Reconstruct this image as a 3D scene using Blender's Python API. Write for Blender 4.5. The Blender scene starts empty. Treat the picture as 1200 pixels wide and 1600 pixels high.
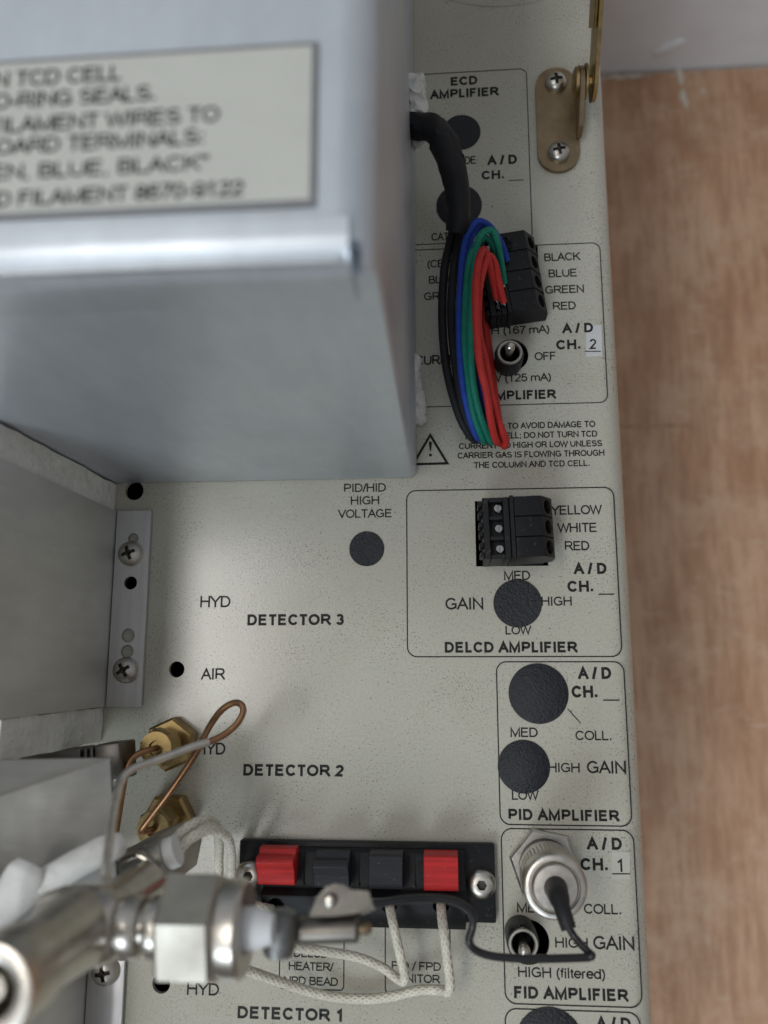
import bpy, bmesh, math, random
from mathutils import Vector, Matrix, Quaternion, noise

random.seed(7)
C = bpy.context.scene.collection
SC = bpy.context.scene
PI = math.pi

# ------------------------------------------------------------------ camera, world, lamps, exposure
H = 0.235                                   # lens height above the panel (metres)
F = 1300.0                                  # focal length in photo pixels (photo is 1200 wide)
R = Matrix(((0.996624085, 0.0154183545, 0.0806393710),
            (-0.000504142571, 0.983338198, -0.181784854),
            (-0.0820985971, 0.181130510, 0.980026305)))
cam = bpy.data.cameras.new('camera'); cam_o = bpy.data.objects.new('camera', cam); C.objects.link(cam_o)
cam_o.matrix_world = Matrix.Translation((0, 0, H)) @ R.to_4x4()
cam.sensor_fit = 'HORIZONTAL'; cam.sensor_width = 36.0; cam.lens = 36.0 * F / 1200.0
cam.clip_start = 0.005; cam.clip_end = 50
cam.dof.use_dof = True; cam.dof.focus_distance = 0.229; cam.dof.aperture_fstop = cam.lens / 2.8
SC.camera = cam_o

world = bpy.data.worlds.new('World'); SC.world = world; world.use_nodes = True
wn = world.node_tree.nodes; wl = world.node_tree.links
bg = wn['Background']; bg.inputs['Strength'].default_value = 0.36
tc = wn.new('ShaderNodeTexCoord'); sp = wn.new('ShaderNodeSeparateXYZ'); mr = wn.new('ShaderNodeMapRange')
rp = wn.new('ShaderNodeValToRGB')
wl.new(tc.outputs['Generated'], sp.inputs[0]); wl.new(sp.outputs['Z'], mr.inputs['Value'])
mr.inputs['From Min'].default_value = -1; mr.inputs['From Max'].default_value = 1
wl.new(mr.outputs[0], rp.inputs[0]); wl.new(rp.outputs[0], bg.inputs['Color'])
e = rp.color_ramp.elements
e[0].position = 0.0; e[0].color = (0.16, 0.13, 0.11, 1)
e[1].position = 1.0; e[1].color = (0.86, 0.88, 0.92, 1)
x = e.new(0.48); x.color = (0.34, 0.31, 0.28, 1)
x = e.new(0.62); x.color = (0.58, 0.58, 0.60, 1)


def lamp(name, loc, target, sx, sy, power, color):
    l = bpy.data.lights.new(name, 'AREA'); l.shape = 'RECTANGLE'; l.size = sx; l.size_y = sy
    l.energy = power; l.color = color
    o = bpy.data.objects.new(name, l); C.objects.link(o); o.location = loc
    o.rotation_euler = (Vector(target) - Vector(loc)).to_track_quat('-Z', 'Y').to_euler()
    return o


lamp('left_ceiling_light', (-0.76, 0.08, 2.15), (-0.76, 0.08, 0), 0.40, 1.3, 13, (1.0, 0.98, 0.94))
lamp('rear_ceiling_light', (0.58, 1.2, 2.15), (0, 0.02, 0), 0.34, 0.34, 43, (1.0, 0.98, 0.94))
lamp('window_light', (-0.85, -1.75, 1.75), (0, 0.03, 0), 1.0, 0.9, 24, (0.78, 0.90, 1.0))

SC.view_settings.view_transform = 'Standard'; SC.view_settings.look = 'None'
SC.view_settings.exposure = 0.2; SC.view_settings.gamma = 1.0; SC.view_settings.use_curve_mapping = False
SC.render.engine = 'CYCLES'
SC.cycles.max_bounces = 8; SC.cycles.glossy_bounces = 5; SC.cycles.diffuse_bounces = 4
SC.cycles.use_denoising = True
SC.cycles.sample_clamp_indirect = 4.0


def P(px, py, z=0.0):
    """point at height z seen at photo pixel (px, py)"""
    d = R @ Vector(((px - 600) / F, (800 - py) / F, -1.0))
    t = (z - H) / d.z
    return Vector((d.x * t, d.y * t, z))


def mm(px, z=0.0):
    """length in metres of px photo pixels at height z (near the middle)"""
    return px * (H - z) / F * 1.0


# ------------------------------------------------------------------ materials
def newmat(name):
    m = bpy.data.materials.new(name); m.use_nodes = True
    nt = m.node_tree
    return m, nt, nt.nodes['Principled BSDF']


def node(nt, kind, **kw):
    n = nt.nodes.new('ShaderNode' + kind)
    for k, v in kw.items():
        if k in n.inputs: n.inputs[k].default_value = v
        else: setattr(n, k, v)
    return n


def ramp(nt, src, stops, interp='LINEAR'):
    r = nt.nodes.new('ShaderNodeValToRGB'); nt.links.new(src, r.inputs[0])
    r.color_ramp.interpolation = interp
    el = r.color_ramp.elements
    el[0].position, el[0].color = stops[0][0], tuple(stops[0][1]) + (1,)
    el[1].position, el[1].color = stops[-1][0], tuple(stops[-1][1]) + (1,)
    for p, c in stops[1:-1]:
        q = el.new(p); q.color = tuple(c) + (1,)
    return r.outputs[0]


def mix(nt, fac, a, b):
    n = nt.nodes.new('ShaderNodeMix'); n.data_type = 'RGBA'
    for sock, v in ((n.inputs[0], fac), (n.inputs[6], a), (n.inputs[7], b)):
        if isinstance(v, bpy.types.NodeSocket): nt.links.new(v, sock)
        elif isinstance(v, (int, float)): sock.default_value = v
        else: sock.default_value = tuple(v) + (1,)
    return n.outputs[2]


def noise_tex(nt, scale, detail=3.0, rough=0.5, stretch=None, coord='Object'):
    t = nt.nodes.new('ShaderNodeTexCoord'); n = nt.nodes.new('ShaderNodeTexNoise')
    n.inputs['Scale'].default_value = scale; n.inputs['Detail'].default_value = detail
    n.inputs['Roughness'].default_value = rough
    if stretch:
        mp = nt.nodes.new('ShaderNodeMapping'); mp.inputs['Scale'].default_value = stretch
        nt.links.new(t.outputs[coord], mp.inputs[0]); nt.links.new(mp.outputs[0], n.inputs['Vector'])
    else:
        nt.links.new(t.outputs[coord], n.inputs['Vector'])
    return n.outputs['Fac']


def bump(nt, bsdf, height, strength, dist):
    b = nt.nodes.new('ShaderNodeBump'); b.inputs['Strength'].default_value = strength
    b.inputs['Distance'].default_value = dist
    nt.links.new(height, b.inputs['Height']); nt.links.new(b.outputs[0], bsdf.inputs['Normal'])
    return b


def simple(name, col, rough=0.5, metal=0.0, var=0.12, nscale=300, bstr=0.0, bscale=900, bdist=0.0001, stretch=None, spec=None):
    m, nt, b = newmat(name)
    f = noise_tex(nt, nscale, 4, 0.6, stretch)
    lo = tuple(max(0, c * (1 - var)) for c in col); hi = tuple(min(1, c * (1 + var)) for c in col)
    nt.links.new(ramp(nt, f, [(0.3, lo), (0.7, hi)]), b.inputs['Base Color'])
    nt.links.new(ramp(nt, noise_tex(nt, nscale * 0.5, 4, 0.65, stretch),
                      [(0.3, (rough * 0.85,) * 3), (0.7, (min(1, rough * 1.2),) * 3)]), b.inputs['Roughness'])
    b.inputs['Metallic'].default_value = metal
    if spec is not None: b.inputs['Specular IOR Level'].default_value = spec
    if bstr: bump(nt, b, noise_tex(nt, bscale, 3, 0.6, stretch), bstr, bdist)
    return m


def paint_material():
    m, nt, b = newmat('textured_cream_paint')
    big = noise_tex(nt, 22, 4, 0.6)
    base = ramp(nt, big, [(0.3, (0.435, 0.415, 0.345)), (0.7, (0.48, 0.46, 0.385))])
    grain = noise_tex(nt, 1500, 3, 0.6)
    base = mix(nt, ramp(nt, grain, [(0.40, (0.22,) * 3), (0.62, (0.0,) * 3)]), base, (0.26, 0.24, 0.19))
    st = noise_tex(nt, 38, 5, 0.7)
    base = mix(nt, ramp(nt, st, [(0.54, (0, 0, 0)), (0.72, (0.30,) * 3)]), base, (0.36, 0.315, 0.235))
    # dirt caught in the texture: fine specks, denser in patches
    s1 = noise_tex(nt, 1900, 2, 0.5)
    patch = noise_tex(nt, 55, 3, 0.6)
    mth = nt.nodes.new('ShaderNodeMath'); mth.operation = 'MULTIPLY_ADD'
    nt.links.new(patch, mth.inputs[0]); mth.inputs[1].default_value = 0.30; nt.links.new(s1, mth.inputs[2])
    dirt = ramp(nt, mth.outputs[0], [(0.775, (0, 0, 0)), (0.85, (0.7,) * 3)])
    base = mix(nt, dirt, base, (0.10, 0.09, 0.07))
    s2 = noise_tex(nt, 620, 1, 0.5)
    base = mix(nt, ramp(nt, s2, [(0.765, (0, 0, 0)), (0.81, (0.75,) * 3)]), base, (0.06, 0.05, 0.04))
    nt.links.new(base, b.inputs['Base Color'])
    b.inputs['Roughness'].default_value = 0.20
    b.inputs['Specular IOR Level'].default_value = 0.65
    g2 = noise_tex(nt, 2000, 2, 0.5)
    bump(nt, b, g2, 0.15, 0.0002)
    return m


def ink_material():
    m, nt, b = newmat('printed_ink')
    f = noise_tex(nt, 1300, 3, 0.6)
    nt.links.new(ramp(nt, f, [(0.6, (0.010, 0.0095, 0.008)), (0.74, (0.06, 0.056, 0.045)), (0.84, (0.2, 0.19, 0.15))]), b.inputs['Base Color'])
    b.inputs['Roughness'].default_value = 0.5; b.inputs['Specular IOR Level'].default_value = 0.25
    bump(nt, b, noise_tex(nt, 2000, 2, 0.5), 0.4, 0.0003)
    return m


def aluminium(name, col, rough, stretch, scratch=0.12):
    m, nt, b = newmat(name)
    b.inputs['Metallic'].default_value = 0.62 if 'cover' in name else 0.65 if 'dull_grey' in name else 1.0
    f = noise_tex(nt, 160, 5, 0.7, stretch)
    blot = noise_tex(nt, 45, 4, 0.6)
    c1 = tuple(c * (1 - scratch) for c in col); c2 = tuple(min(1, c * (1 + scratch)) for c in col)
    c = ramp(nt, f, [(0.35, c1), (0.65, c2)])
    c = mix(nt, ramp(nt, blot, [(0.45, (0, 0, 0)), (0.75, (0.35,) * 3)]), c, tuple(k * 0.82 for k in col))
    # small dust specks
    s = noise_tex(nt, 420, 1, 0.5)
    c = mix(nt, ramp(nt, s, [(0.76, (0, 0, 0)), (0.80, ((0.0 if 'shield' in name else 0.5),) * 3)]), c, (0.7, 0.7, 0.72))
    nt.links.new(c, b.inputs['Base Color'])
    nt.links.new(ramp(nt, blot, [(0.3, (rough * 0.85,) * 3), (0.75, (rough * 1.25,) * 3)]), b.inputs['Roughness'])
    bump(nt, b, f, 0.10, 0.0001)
    return m


def wood_material():
    m, nt, b = newmat('worn_wood')
    g = noise_tex(nt, 14, 6, 0.62, (2.4, 0.7, 1))
    c = ramp(nt, g, [(0.28, (0.38, 0.20, 0.11)), (0.45, (0.52, 0.30, 0.18)), (0.6, (0.60, 0.375, 0.24)), (0.78, (0.69, 0.485, 0.34))])
    fine = noise_tex(nt, 60, 5, 0.7, (3.0, 0.35, 1))
    c = mix(nt, ramp(nt, fine, [(0.40, (0.6,) * 3), (0.58, (0, 0, 0))]), c, (0.34, 0.18, 0.10))
    wear = noise_tex(nt, 26, 6, 0.72)
    c = mix(nt, ramp(nt, wear, [(0.47, (0, 0, 0)), (0.68, (0.75,) * 3)]), c, (0.64, 0.44, 0.305))
    st = noise_tex(nt, 95, 3, 0.6, (0.5, 1.6, 1))
    c = mix(nt, ramp(nt, st, [(0.62, (0, 0, 0)), (0.75, (0.45,) * 3)]), c, (0.64, 0.47, 0.36))
    nt.links.new(c, b.inputs['Base Color']); b.inputs['Roughness'].default_value = 0.55
    bump(nt, b, fine, 0.25, 0.0008)
    return m


def cloth(name, col, us, vs, rough=0.75, strength=0.6, spec=0.3):
    """braided sleeve: uv wave in both diagonals"""
    m, nt, b = newmat(name)
    t = nt.nodes.new('ShaderNodeTexCoord')
    hs = []
    for sgn in (1, -1):
        mp = nt.nodes.new('ShaderNodeMapping')
        mp.inputs['Scale'].default_value = (us, vs * sgn, 1)
        nt.links.new(t.outputs['UV'], mp.inputs[0])
        w = nt.nodes.new('ShaderNodeTexWave'); w.bands_direction = 'DIAGONAL'; w.inputs['Scale'].default_value = 1.0
        w.inputs['Distortion'].default_value = 0.3
        nt.links.new(mp.outputs[0], w.inputs[0]); hs.append(w.outputs['Fac'])
    mx = nt.nodes.new('ShaderNodeMath'); mx.operation = 'MAXIMUM'
    nt.links.new(hs[0], mx.inputs[0]); nt.links.new(hs[1], mx.inputs[1])
    f = noise_tex(nt, 350, 3, 0.6)
    lo = tuple(c * 0.82 for c in col); hi = tuple(min(1, c * 1.12) for c in col)
    c = ramp(nt, f, [(0.3, lo), (0.7, hi)])
    c = mix(nt, ramp(nt, mx.outputs[0], [(0.25, (0.5,) * 3), (0.7, (0, 0, 0))]), c, tuple(k * 0.55 for k in col))
    nt.links.new(c, b.inputs['Base Color']); b.inputs['Roughness'].default_value = rough
    b.inputs['Specular IOR Level'].default_value = spec
    bump(nt, b, mx.outputs[0], strength, 0.00018)
    return m


def ribbed(name, col, scale, axis=(0, 1, 0), rough=0.45, strength=0.5):
    m, nt, b = newmat(name)
    f = noise_tex(nt, scale, 3, 0.6, axis)
    c = ramp(nt, f, [(0.3, tuple(k * 0.7 for k in col)), (0.7, tuple(min(1, k * 1.25) for k in col))])
    d = noise_tex(nt, 1100, 1, 0.5)
    c = mix(nt, ramp(nt, d, [(0.70, (0, 0, 0)), (0.78, (0.14,) * 3)]), c, (0.55, 0.52, 0.5))
    nt.links.new(c, b.inputs['Base Color']); b.inputs['Roughness'].default_value = rough
    bump(nt, b, f, strength, 0.00025)
    return m


def black_plastic(name, rough=0.45, col=(0.009, 0.009, 0.010), dust=0.4):
    m, nt, b = newmat(name)
    b.inputs['Specular IOR Level'].default_value = 0.26
    d = noise_tex(nt, 900, 2, 0.55)
    c = mix(nt, ramp(nt, d, [(0.64, (0, 0, 0)), (0.78, (dust * 0.35,) * 3)]), col, (0.35, 0.34, 0.32))
    nt.links.new(c, b.inputs['Base Color']); b.inputs['Roughness'].default_value = rough
    bump(nt, b, noise_tex(nt, 1200, 2, 0.5), 0.25, 0.00015)
    return m


M = {}
M['paint'] = paint_material()
M['ink'] = ink_material()
M['void'] = simple('interior_shade', (0.006, 0.006, 0.006), 0.9)  # near-black colour in place of the shade deep inside openings
M['cover'] = aluminium('brushed_cover_aluminium', (0.57, 0.61, 0.655), 0.37, (1, 0.3, 0.3), 0.05)
M['plate'] = aluminium('dull_grey_aluminium', (0.64, 0.625, 0.59), 0.55, (1, 1, 0.2), 0.06)
M['strip'] = aluminium('mill_aluminium', (0.66, 0.65, 0.655), 0.36, (1, 0.04, 1), 0.14)
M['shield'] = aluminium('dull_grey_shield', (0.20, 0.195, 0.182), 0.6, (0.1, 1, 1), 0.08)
M['screw'] = simple('nickel_screw', (0.52, 0.49, 0.44), 0.36, 1.0, 0.07, 500)
M['recess'] = simple('recess_shade', (0.09, 0.082, 0.07), 0.5, 0.6, 0.2, 500)  # darker screw metal, shade painted into the driver recesses
M['steel'] = simple('stainless_steel', (0.54, 0.505, 0.45), 0.30, 1.0, 0.12, 300, 0.08, 600)
M['steel_dull'] = simple('dull_stainless', (0.38, 0.362, 0.325), 0.48, 1.0, 0.12, 300, 0.1, 600)
M['nickel'] = simple('satin_nickel', (0.56, 0.53, 0.48), 0.36, 1.0, 0.12, 400, 0.12, 900)
M['brass'] = simple('tarnished_brass', (0.38, 0.27, 0.12), 0.42, 1.0, 0.3, 260, 0.15, 700)
M['brass_dark'] = simple('zinc_yellow_plate', (0.27, 0.205, 0.13), 0.44, 1.0, 0.22, 140, 0.1, 700)
M['copper'] = simple('oxidised_copper', (0.33, 0.175, 0.09), 0.42, 1.0, 0.25, 350, 0.1, 700)
M['tube_grey'] = simple('grey_tube', (0.74, 0.70, 0.64), 0.40, 1.0, 0.12, 350, 0.1, 700)  # grey colour for the second stretch of the capillary
M['black'] = black_plastic('black_plastic')
M['black_matt'] = black_plastic('black_matt_rubber', 0.5, (0.02, 0.02, 0.022), 0.25)
M['sheath'] = simple('heat_shrink', (0.010, 0.010, 0.011), 0.5, 0, 0.2, 300, 0.35, 700, .0003, None, .3)
M['plug'] = simple('plug_vinyl', (0.011, 0.0115, 0.015), 0.42, 0, 0.3, 800, 1.0, 1400, 0.0004, None, .4)
M['red'] = ribbed('red_lever_plastic', (0.50, 0.018, 0.018), 900, (0.05, 1, 1))
M['lever_black'] = ribbed('black_lever_plastic', (0.02, 0.021, 0.026), 900, (0.05, 1, 1))
M['w_black'] = cloth('black_wire_sleeve', (0.014, 0.014, 0.016), 500, 3, 0.6, 0.35)
M['w_blue'] = cloth('blue_wire_sleeve', (0.018, 0.06, 0.36), 500, 3, 0.6, 0.35)
M['w_green'] = cloth('green_wire_sleeve', (0.01, 0.20, 0.13), 500, 3, 0.6, 0.35)
M['w_red'] = cloth('red_wire_sleeve', (0.50, 0.03, 0.024), 500, 3, 0.6, 0.35)
M['braid'] = cloth('white_glass_braid', (0.70, 0.66, 0.55), 300, 4, 0.85, 0.8, 0.2)
M['fibre'] = simple('white_insulation_fibre', (0.76, 0.745, 0.70), 0.95, 0, 0.1, 120, 0.9, 350, 0.0015)
M['sleeve_white'] = simple('white_ceramic_sleeve', (0.70, 0.69, 0.66), 0.8, 0, 0.06, 100, 0.4, 300, 0.0008)
M['ptfe'] = simple('white_ptfe', (0.74, 0.75, 0.76), 0.4, 0, 0.04, 100)
M['sealant'] = simple('white_sealant', (0.66, 0.65, 0.62), 0.7, 0, 0.1, 250, 0.6, 400, 0.0006)
M['label_face'] = simple('cream_label_plastic', (0.50, 0.50, 0.455), 0.45, 0, 0.05, 60)
M['label_edge'] = simple('grey_label_edge', (0.20, 0.20, 0.205), 0.5, 0, 0.08, 200)
M['sticker'] = simple('white_tape', (0.53, 0.53, 0.53), 0.4, 0, 0.04, 200)
M['tape'] = simple('pale_tape', (0.455, 0.44, 0.375), 0.35, 0, 0.04, 200)
M['wood'] = wood_material()
M['wall'] = simple('painted_plaster', (0.76, 0.77, 0.79), 0.8, 0, 0.05, 30, 0.3, 60, 0.002)
M['wire_black'] = simple('black_pvc_wire', (0.012, 0.012, 0.013), 0.32, 0, 0.15, 300)
M['dark_metal'] = simple('dark_bronze_metal', (0.17, 0.155, 0.14), 0.42, 1.0, 0.15, 250, 0.1, 500)
M['grey_knob'] = simple('grey_oxidised_metal', (0.22, 0.22, 0.215), 0.5, 1.0, 0.25, 400, 0.4, 600, 0.0004)
M['clamp'] = simple('grey_clamp_screw', (0.30, 0.30, 0.30), 0.42, 1.0, 0.1, 400)
M['nut'] = simple('satin_nut_steel', (0.43, 0.40, 0.345), 0.50, 1.0, 0.12, 260, 0.15, 500)
M['clip'] = simple('dull_clip_metal', (0.17, 0.155, 0.135), 0.42, 1.0, 0.2, 300, 0.15, 600)
M['tinned'] = simple('tinned_copper', (0.62, 0.60, 0.58), 0.35, 1.0, 0.2, 900)


# ------------------------------------------------------------------ mesh helpers
def finish(name, bm, mat, parent=None, angle=38, bev=0.0, seg=2, world_parent=True):
    if bev:
        bm.edges.ensure_lookup_table(); bm.normal_update()
        ed = [x for x in bm.edges if len(x.link_faces) == 2 and x.calc_face_angle(0) > math.radians(35)]
        bmesh.ops.bevel(bm, geom=ed, offset=bev, segments=seg, affect='EDGES', profile=0.5, clamp_overlap=True)
    bmesh.ops.recalc_face_normals(bm, faces=bm.faces)
    for f in bm.faces: f.smooth = True
    for x in bm.edges:
        if len(x.link_faces) == 2 and x.calc_face_angle(0) > math.radians(angle): x.smooth = False
    me = bpy.data.meshes.new(name); bm.to_mesh(me); bm.free()
    for mt in (mat if isinstance(mat, (list, tuple)) else [mat]): me.materials.append(mt)
    o = bpy.data.objects.new(name, me); C.objects.link(o)
    if parent is not None: attach(o, parent)
    return o


def attach(o, parent):
    o.parent = parent
    o.matrix_parent_inverse = Matrix.Translation(-wloc(parent)) if parent.type == 'EMPTY' or True else Matrix()


def wloc(o):
    v = Vector(o.location)
    p = o.parent
    while p is not None:
        v = v + Vector(p.location) + o.matrix_parent_inverse.translation
        o = p; p = p.parent
    return v


def tag(o, label, cat, group=None):
    o['label'] = label; o['category'] = cat
    if group: o['group'] = group
    return o


def thing(name, label, cat, loc=(0, 0, 0), group=None):
    o = bpy.data.objects.new(name, None); C.objects.link(o); o.empty_display_size = 0.005
    o.location = loc
    return tag(o, label, cat, group)


def box(bm, c, s, rz=0.0, mat=None):
    m = mat if mat is not None else Matrix.Translation(c) @ Matrix.Rotation(rz, 4, 'Z')
    r = bmesh.ops.create_cube(bm, size=1.0, matrix=m @ Matrix.Diagonal((s[0], s[1], s[2], 1)))
    return r['verts']


def box2(bm, a, b):
    a = Vector(a); b = Vector(b)
    return box(bm, (a + b) / 2, [abs(b[i] - a[i]) for i in range(3)])


def basis(axis):
    a = Vector(axis).normalized()
    u = a.orthogonal().normalized() if abs(a.z) < 0.999 else Vector((1, 0, 0))
    if abs(a.z) < 0.999:
        u = Vector((0, 0, 1)).cross(a).normalized()
    return u, a.cross(u).normalized(), a


def lathe(bm, org, axis, prof, seg=40, rot=0.0, cap=True):
    """prof: list of (radius, height along axis)"""
    u, v, a = basis(axis); org = Vector(org); rings = []
    for r, h in prof:
        c = org + a * h
        if r <= 1e-7:
            rings.append([bm.verts.new(c)])
        else:
            rings.append([bm.verts.new(c + (u * math.cos(rot + 2 * PI * k / seg) + v * math.sin(rot + 2 * PI * k / seg)) * r) for k in range(seg)])
    for A, B in zip(rings, rings[1:]):
        for k in range(seg):
            a0, a1 = A[k % len(A)], A[(k + 1) % len(A)]
            b0, b1 = B[k % len(B)], B[(k + 1) % len(B)]
            vs = [a0]
            for q in (a1, b1, b0):
                if q not in vs: vs.append(q)
            if len(vs) > 2:
                try: bm.faces.new(vs)
                except ValueError: pass
    if cap:
        for ring in (rings[0], rings[-1]):
            if len(ring) > 2: bm.faces.new(ring)


def smooth_path(pts, n=8):
    pts = [Vector(p) for p in pts]
    out = []
    for i in range(len(pts) - 1):
        p0 = pts[max(i - 1, 0)]; p1 = pts[i]; p2 = pts[i + 1]; p3 = pts[min(i + 2, len(pts) - 1)]
        for k in range(n):
            t = k / n
            out.append(0.5 * ((2 * p1) + (p2 - p0) * t + (2 * p0 - 5 * p1 + 4 * p2 - p3) * t * t + (3 * p1 - p0 - 3 * p2 + p3) * t ** 3))
    out.append(pts[-1])
    return out


def tube(bm, pts, r, seg=14, n=8, smooth=True, wob=0.0):
    path = smooth_path(pts, n) if smooth else [Vector(p) for p in pts]
    N = len(path)
    uvl = bm.loops.layers.uv.verify()
    t0 = (path[1] - path[0]).normalized()
    u = t0.orthogonal().normalized()
    rings = []; L = 0; Ls = []
    for i, p in enumerate(path):
        t = (path[min(i + 1, N - 1)] - path[max(i - 1, 0)]).normalized()
        u = (u - t * u.dot(t)).normalized(); v = t.cross(u)
        rr = r(i / (N - 1)) if callable(r) else r
        if i: L += (p - path[i - 1]).length
        Ls.append(L)
        ring = []
        for k in range(seg):
            q = rr
            if wob: q *= 1 + wob * noise.noise(p * 260 + Vector((math.cos(2 * PI * k / seg), math.sin(2 * PI * k / seg), 0)) * 1.5)
            ring.append(bm.verts.new(p + (u * math.cos(2 * PI * k / seg) + v * math.sin(2 * PI * k / seg)) * q))
        rings.append(ring)
    for i in range(N - 1):
        for k in range(seg):
            k2 = (k + 1) % seg
            f = bm.faces.new((rings[i][k], rings[i][k2], rings[i + 1][k2], rings[i + 1][k]))
            for lp, (uu, vv) in zip(f.loops, ((Ls[i], k / seg), (Ls[i], (k + 1) / seg), (Ls[i + 1], (k + 1) / seg), (Ls[i + 1], k / seg))):
                lp[uvl].uv = (uu, vv)
    bm.faces.new(rings[0]); bm.faces.new(rings[-1])


def prism(bm, poly, z0, z1):
    a = [bm.verts.new((x, y, z0)) for x, y in poly]; b = [bm.verts.new((x, y, z1)) for x, y in poly]
    n = len(poly)
    bm.faces.new(a); bm.faces.new(b)
    for i in range(n): bm.faces.new((a[i], a[(i + 1) % n], b[(i + 1) % n], b[i]))


def profile_x(bm, prof, x0, x1):
    """extrude a (y, z) outline along x"""
    a = [bm.verts.new((x0, y, z)) for y, z in prof]; b = [bm.verts.new((x1, y, z)) for y, z in prof]
    n = len(prof)
    bm.faces.new(a); bm.faces.new(b)
    for i in range(n): bm.faces.new((a[i], a[(i + 1) % n], b[(i + 1) % n], b[i]))


def circle2(cx, cy, r, n=48):
    return [(cx + r * math.cos(2 * PI * k / n), cy + r * math.sin(2 * PI * k / n)) for k in range(n)]


def rrect(x0, y0, x1, y1, r, n=8):
    pts = []
    for cx, cy, a in ((x1 - r, y1 - r, 0), (x0 + r, y1 - r, PI / 2), (x0 + r, y0 + r, PI), (x1 - r, y0 + r, 1.5 * PI)):
        for k in range(n + 1):
            t = a + PI / 2 * k / n
            pts.append((cx + r * math.cos(t), cy + r * math.sin(t)))
    return pts


def plate_mesh(outline, holes, z0, z1, bevel=0.0):
    """flat sheet with holes, as a mesh datablock"""
    cu = bpy.data.curves.new('sheet', 'CURVE'); cu.dimensions = '2D'; cu.fill_mode = 'BOTH'
    for poly in [outline] + holes:
        s = cu.splines.new('POLY'); s.points.add(len(poly) - 1); s.use_cyclic_u = True
        for q, (x, y) in zip(s.points, poly): q.co = (x, y, 0, 1)
    cu.extrude = (z1 - z0) / 2 - bevel
    if bevel: cu.bevel_depth = bevel; cu.bevel_resolution = 1; cu.offset = -bevel
    o = bpy.data.objects.new('sheet', cu); C.objects.link(o)
    dg = bpy.context.evaluated_depsgraph_get()
    me = bpy.data.meshes.new_from_object(o.evaluated_get(dg))
    bpy.data.objects.remove(o); bpy.data.curves.remove(cu)
    for v in me.vertices: v.co.z += (z0 + z1) / 2
    return me


def plate(name, outline, holes, z0, z1, mat, parent=None, bevel=0.0):
    me = plate_mesh(outline, holes, z0, z1, bevel)
    bm = bmesh.new(); bm.from_mesh(me); bpy.data.meshes.remove(me)
    bmesh.ops.remove_doubles(bm, verts=bm.verts, dist=1e-7)
    return finish(name, bm, mat, parent)


def cut(o, cutters):
    """boolean difference with a bmesh of cutter bodies, applied at once"""
    me = bpy.data.meshes.new('cut'); bmesh.ops.recalc_face_normals(cutters, faces=cutters.faces)
    cutters.to_mesh(me); cutters.free()
    c = bpy.data.objects.new('cut', me); C.objects.link(c)
    md = o.modifiers.new('b', 'BOOLEAN'); md.operation = 'DIFFERENCE'; md.object = c; md.solver = 'EXACT'
    md.use_self = True
    bpy.context.view_layer.update()
    dg = bpy.context.evaluated_depsgraph_get()
    new = bpy.data.meshes.new_from_object(o.evaluated_get(dg))
    o.modifiers.clear(); old = o.data; o.data = new
    bpy.data.objects.remove(c); bpy.data.meshes.remove(me)
    bm = bmesh.new(); bm.from_mesh(new)
    for f in bm.faces: f.smooth = True
    for x in bm.edges:
        x.smooth = not (len(x.link_faces) == 2 and x.calc_face_angle(0) > math.radians(38))
    bm.to_mesh(new); bm.free()
    nm = old.name; bpy.data.meshes.remove(old); new.name = nm


# ------------------------------------------------------------------ lettering: a monoline sans alphabet
def arc(cx, cy, rx, ry, a0, a1, n=12):
    return [(cx + rx * math.cos(math.radians(a0 + (a1 - a0) * k / n)), cy + ry * math.sin(math.radians(a0 + (a1 - a0) * k / n))) for k in range(n + 1)]


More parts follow.
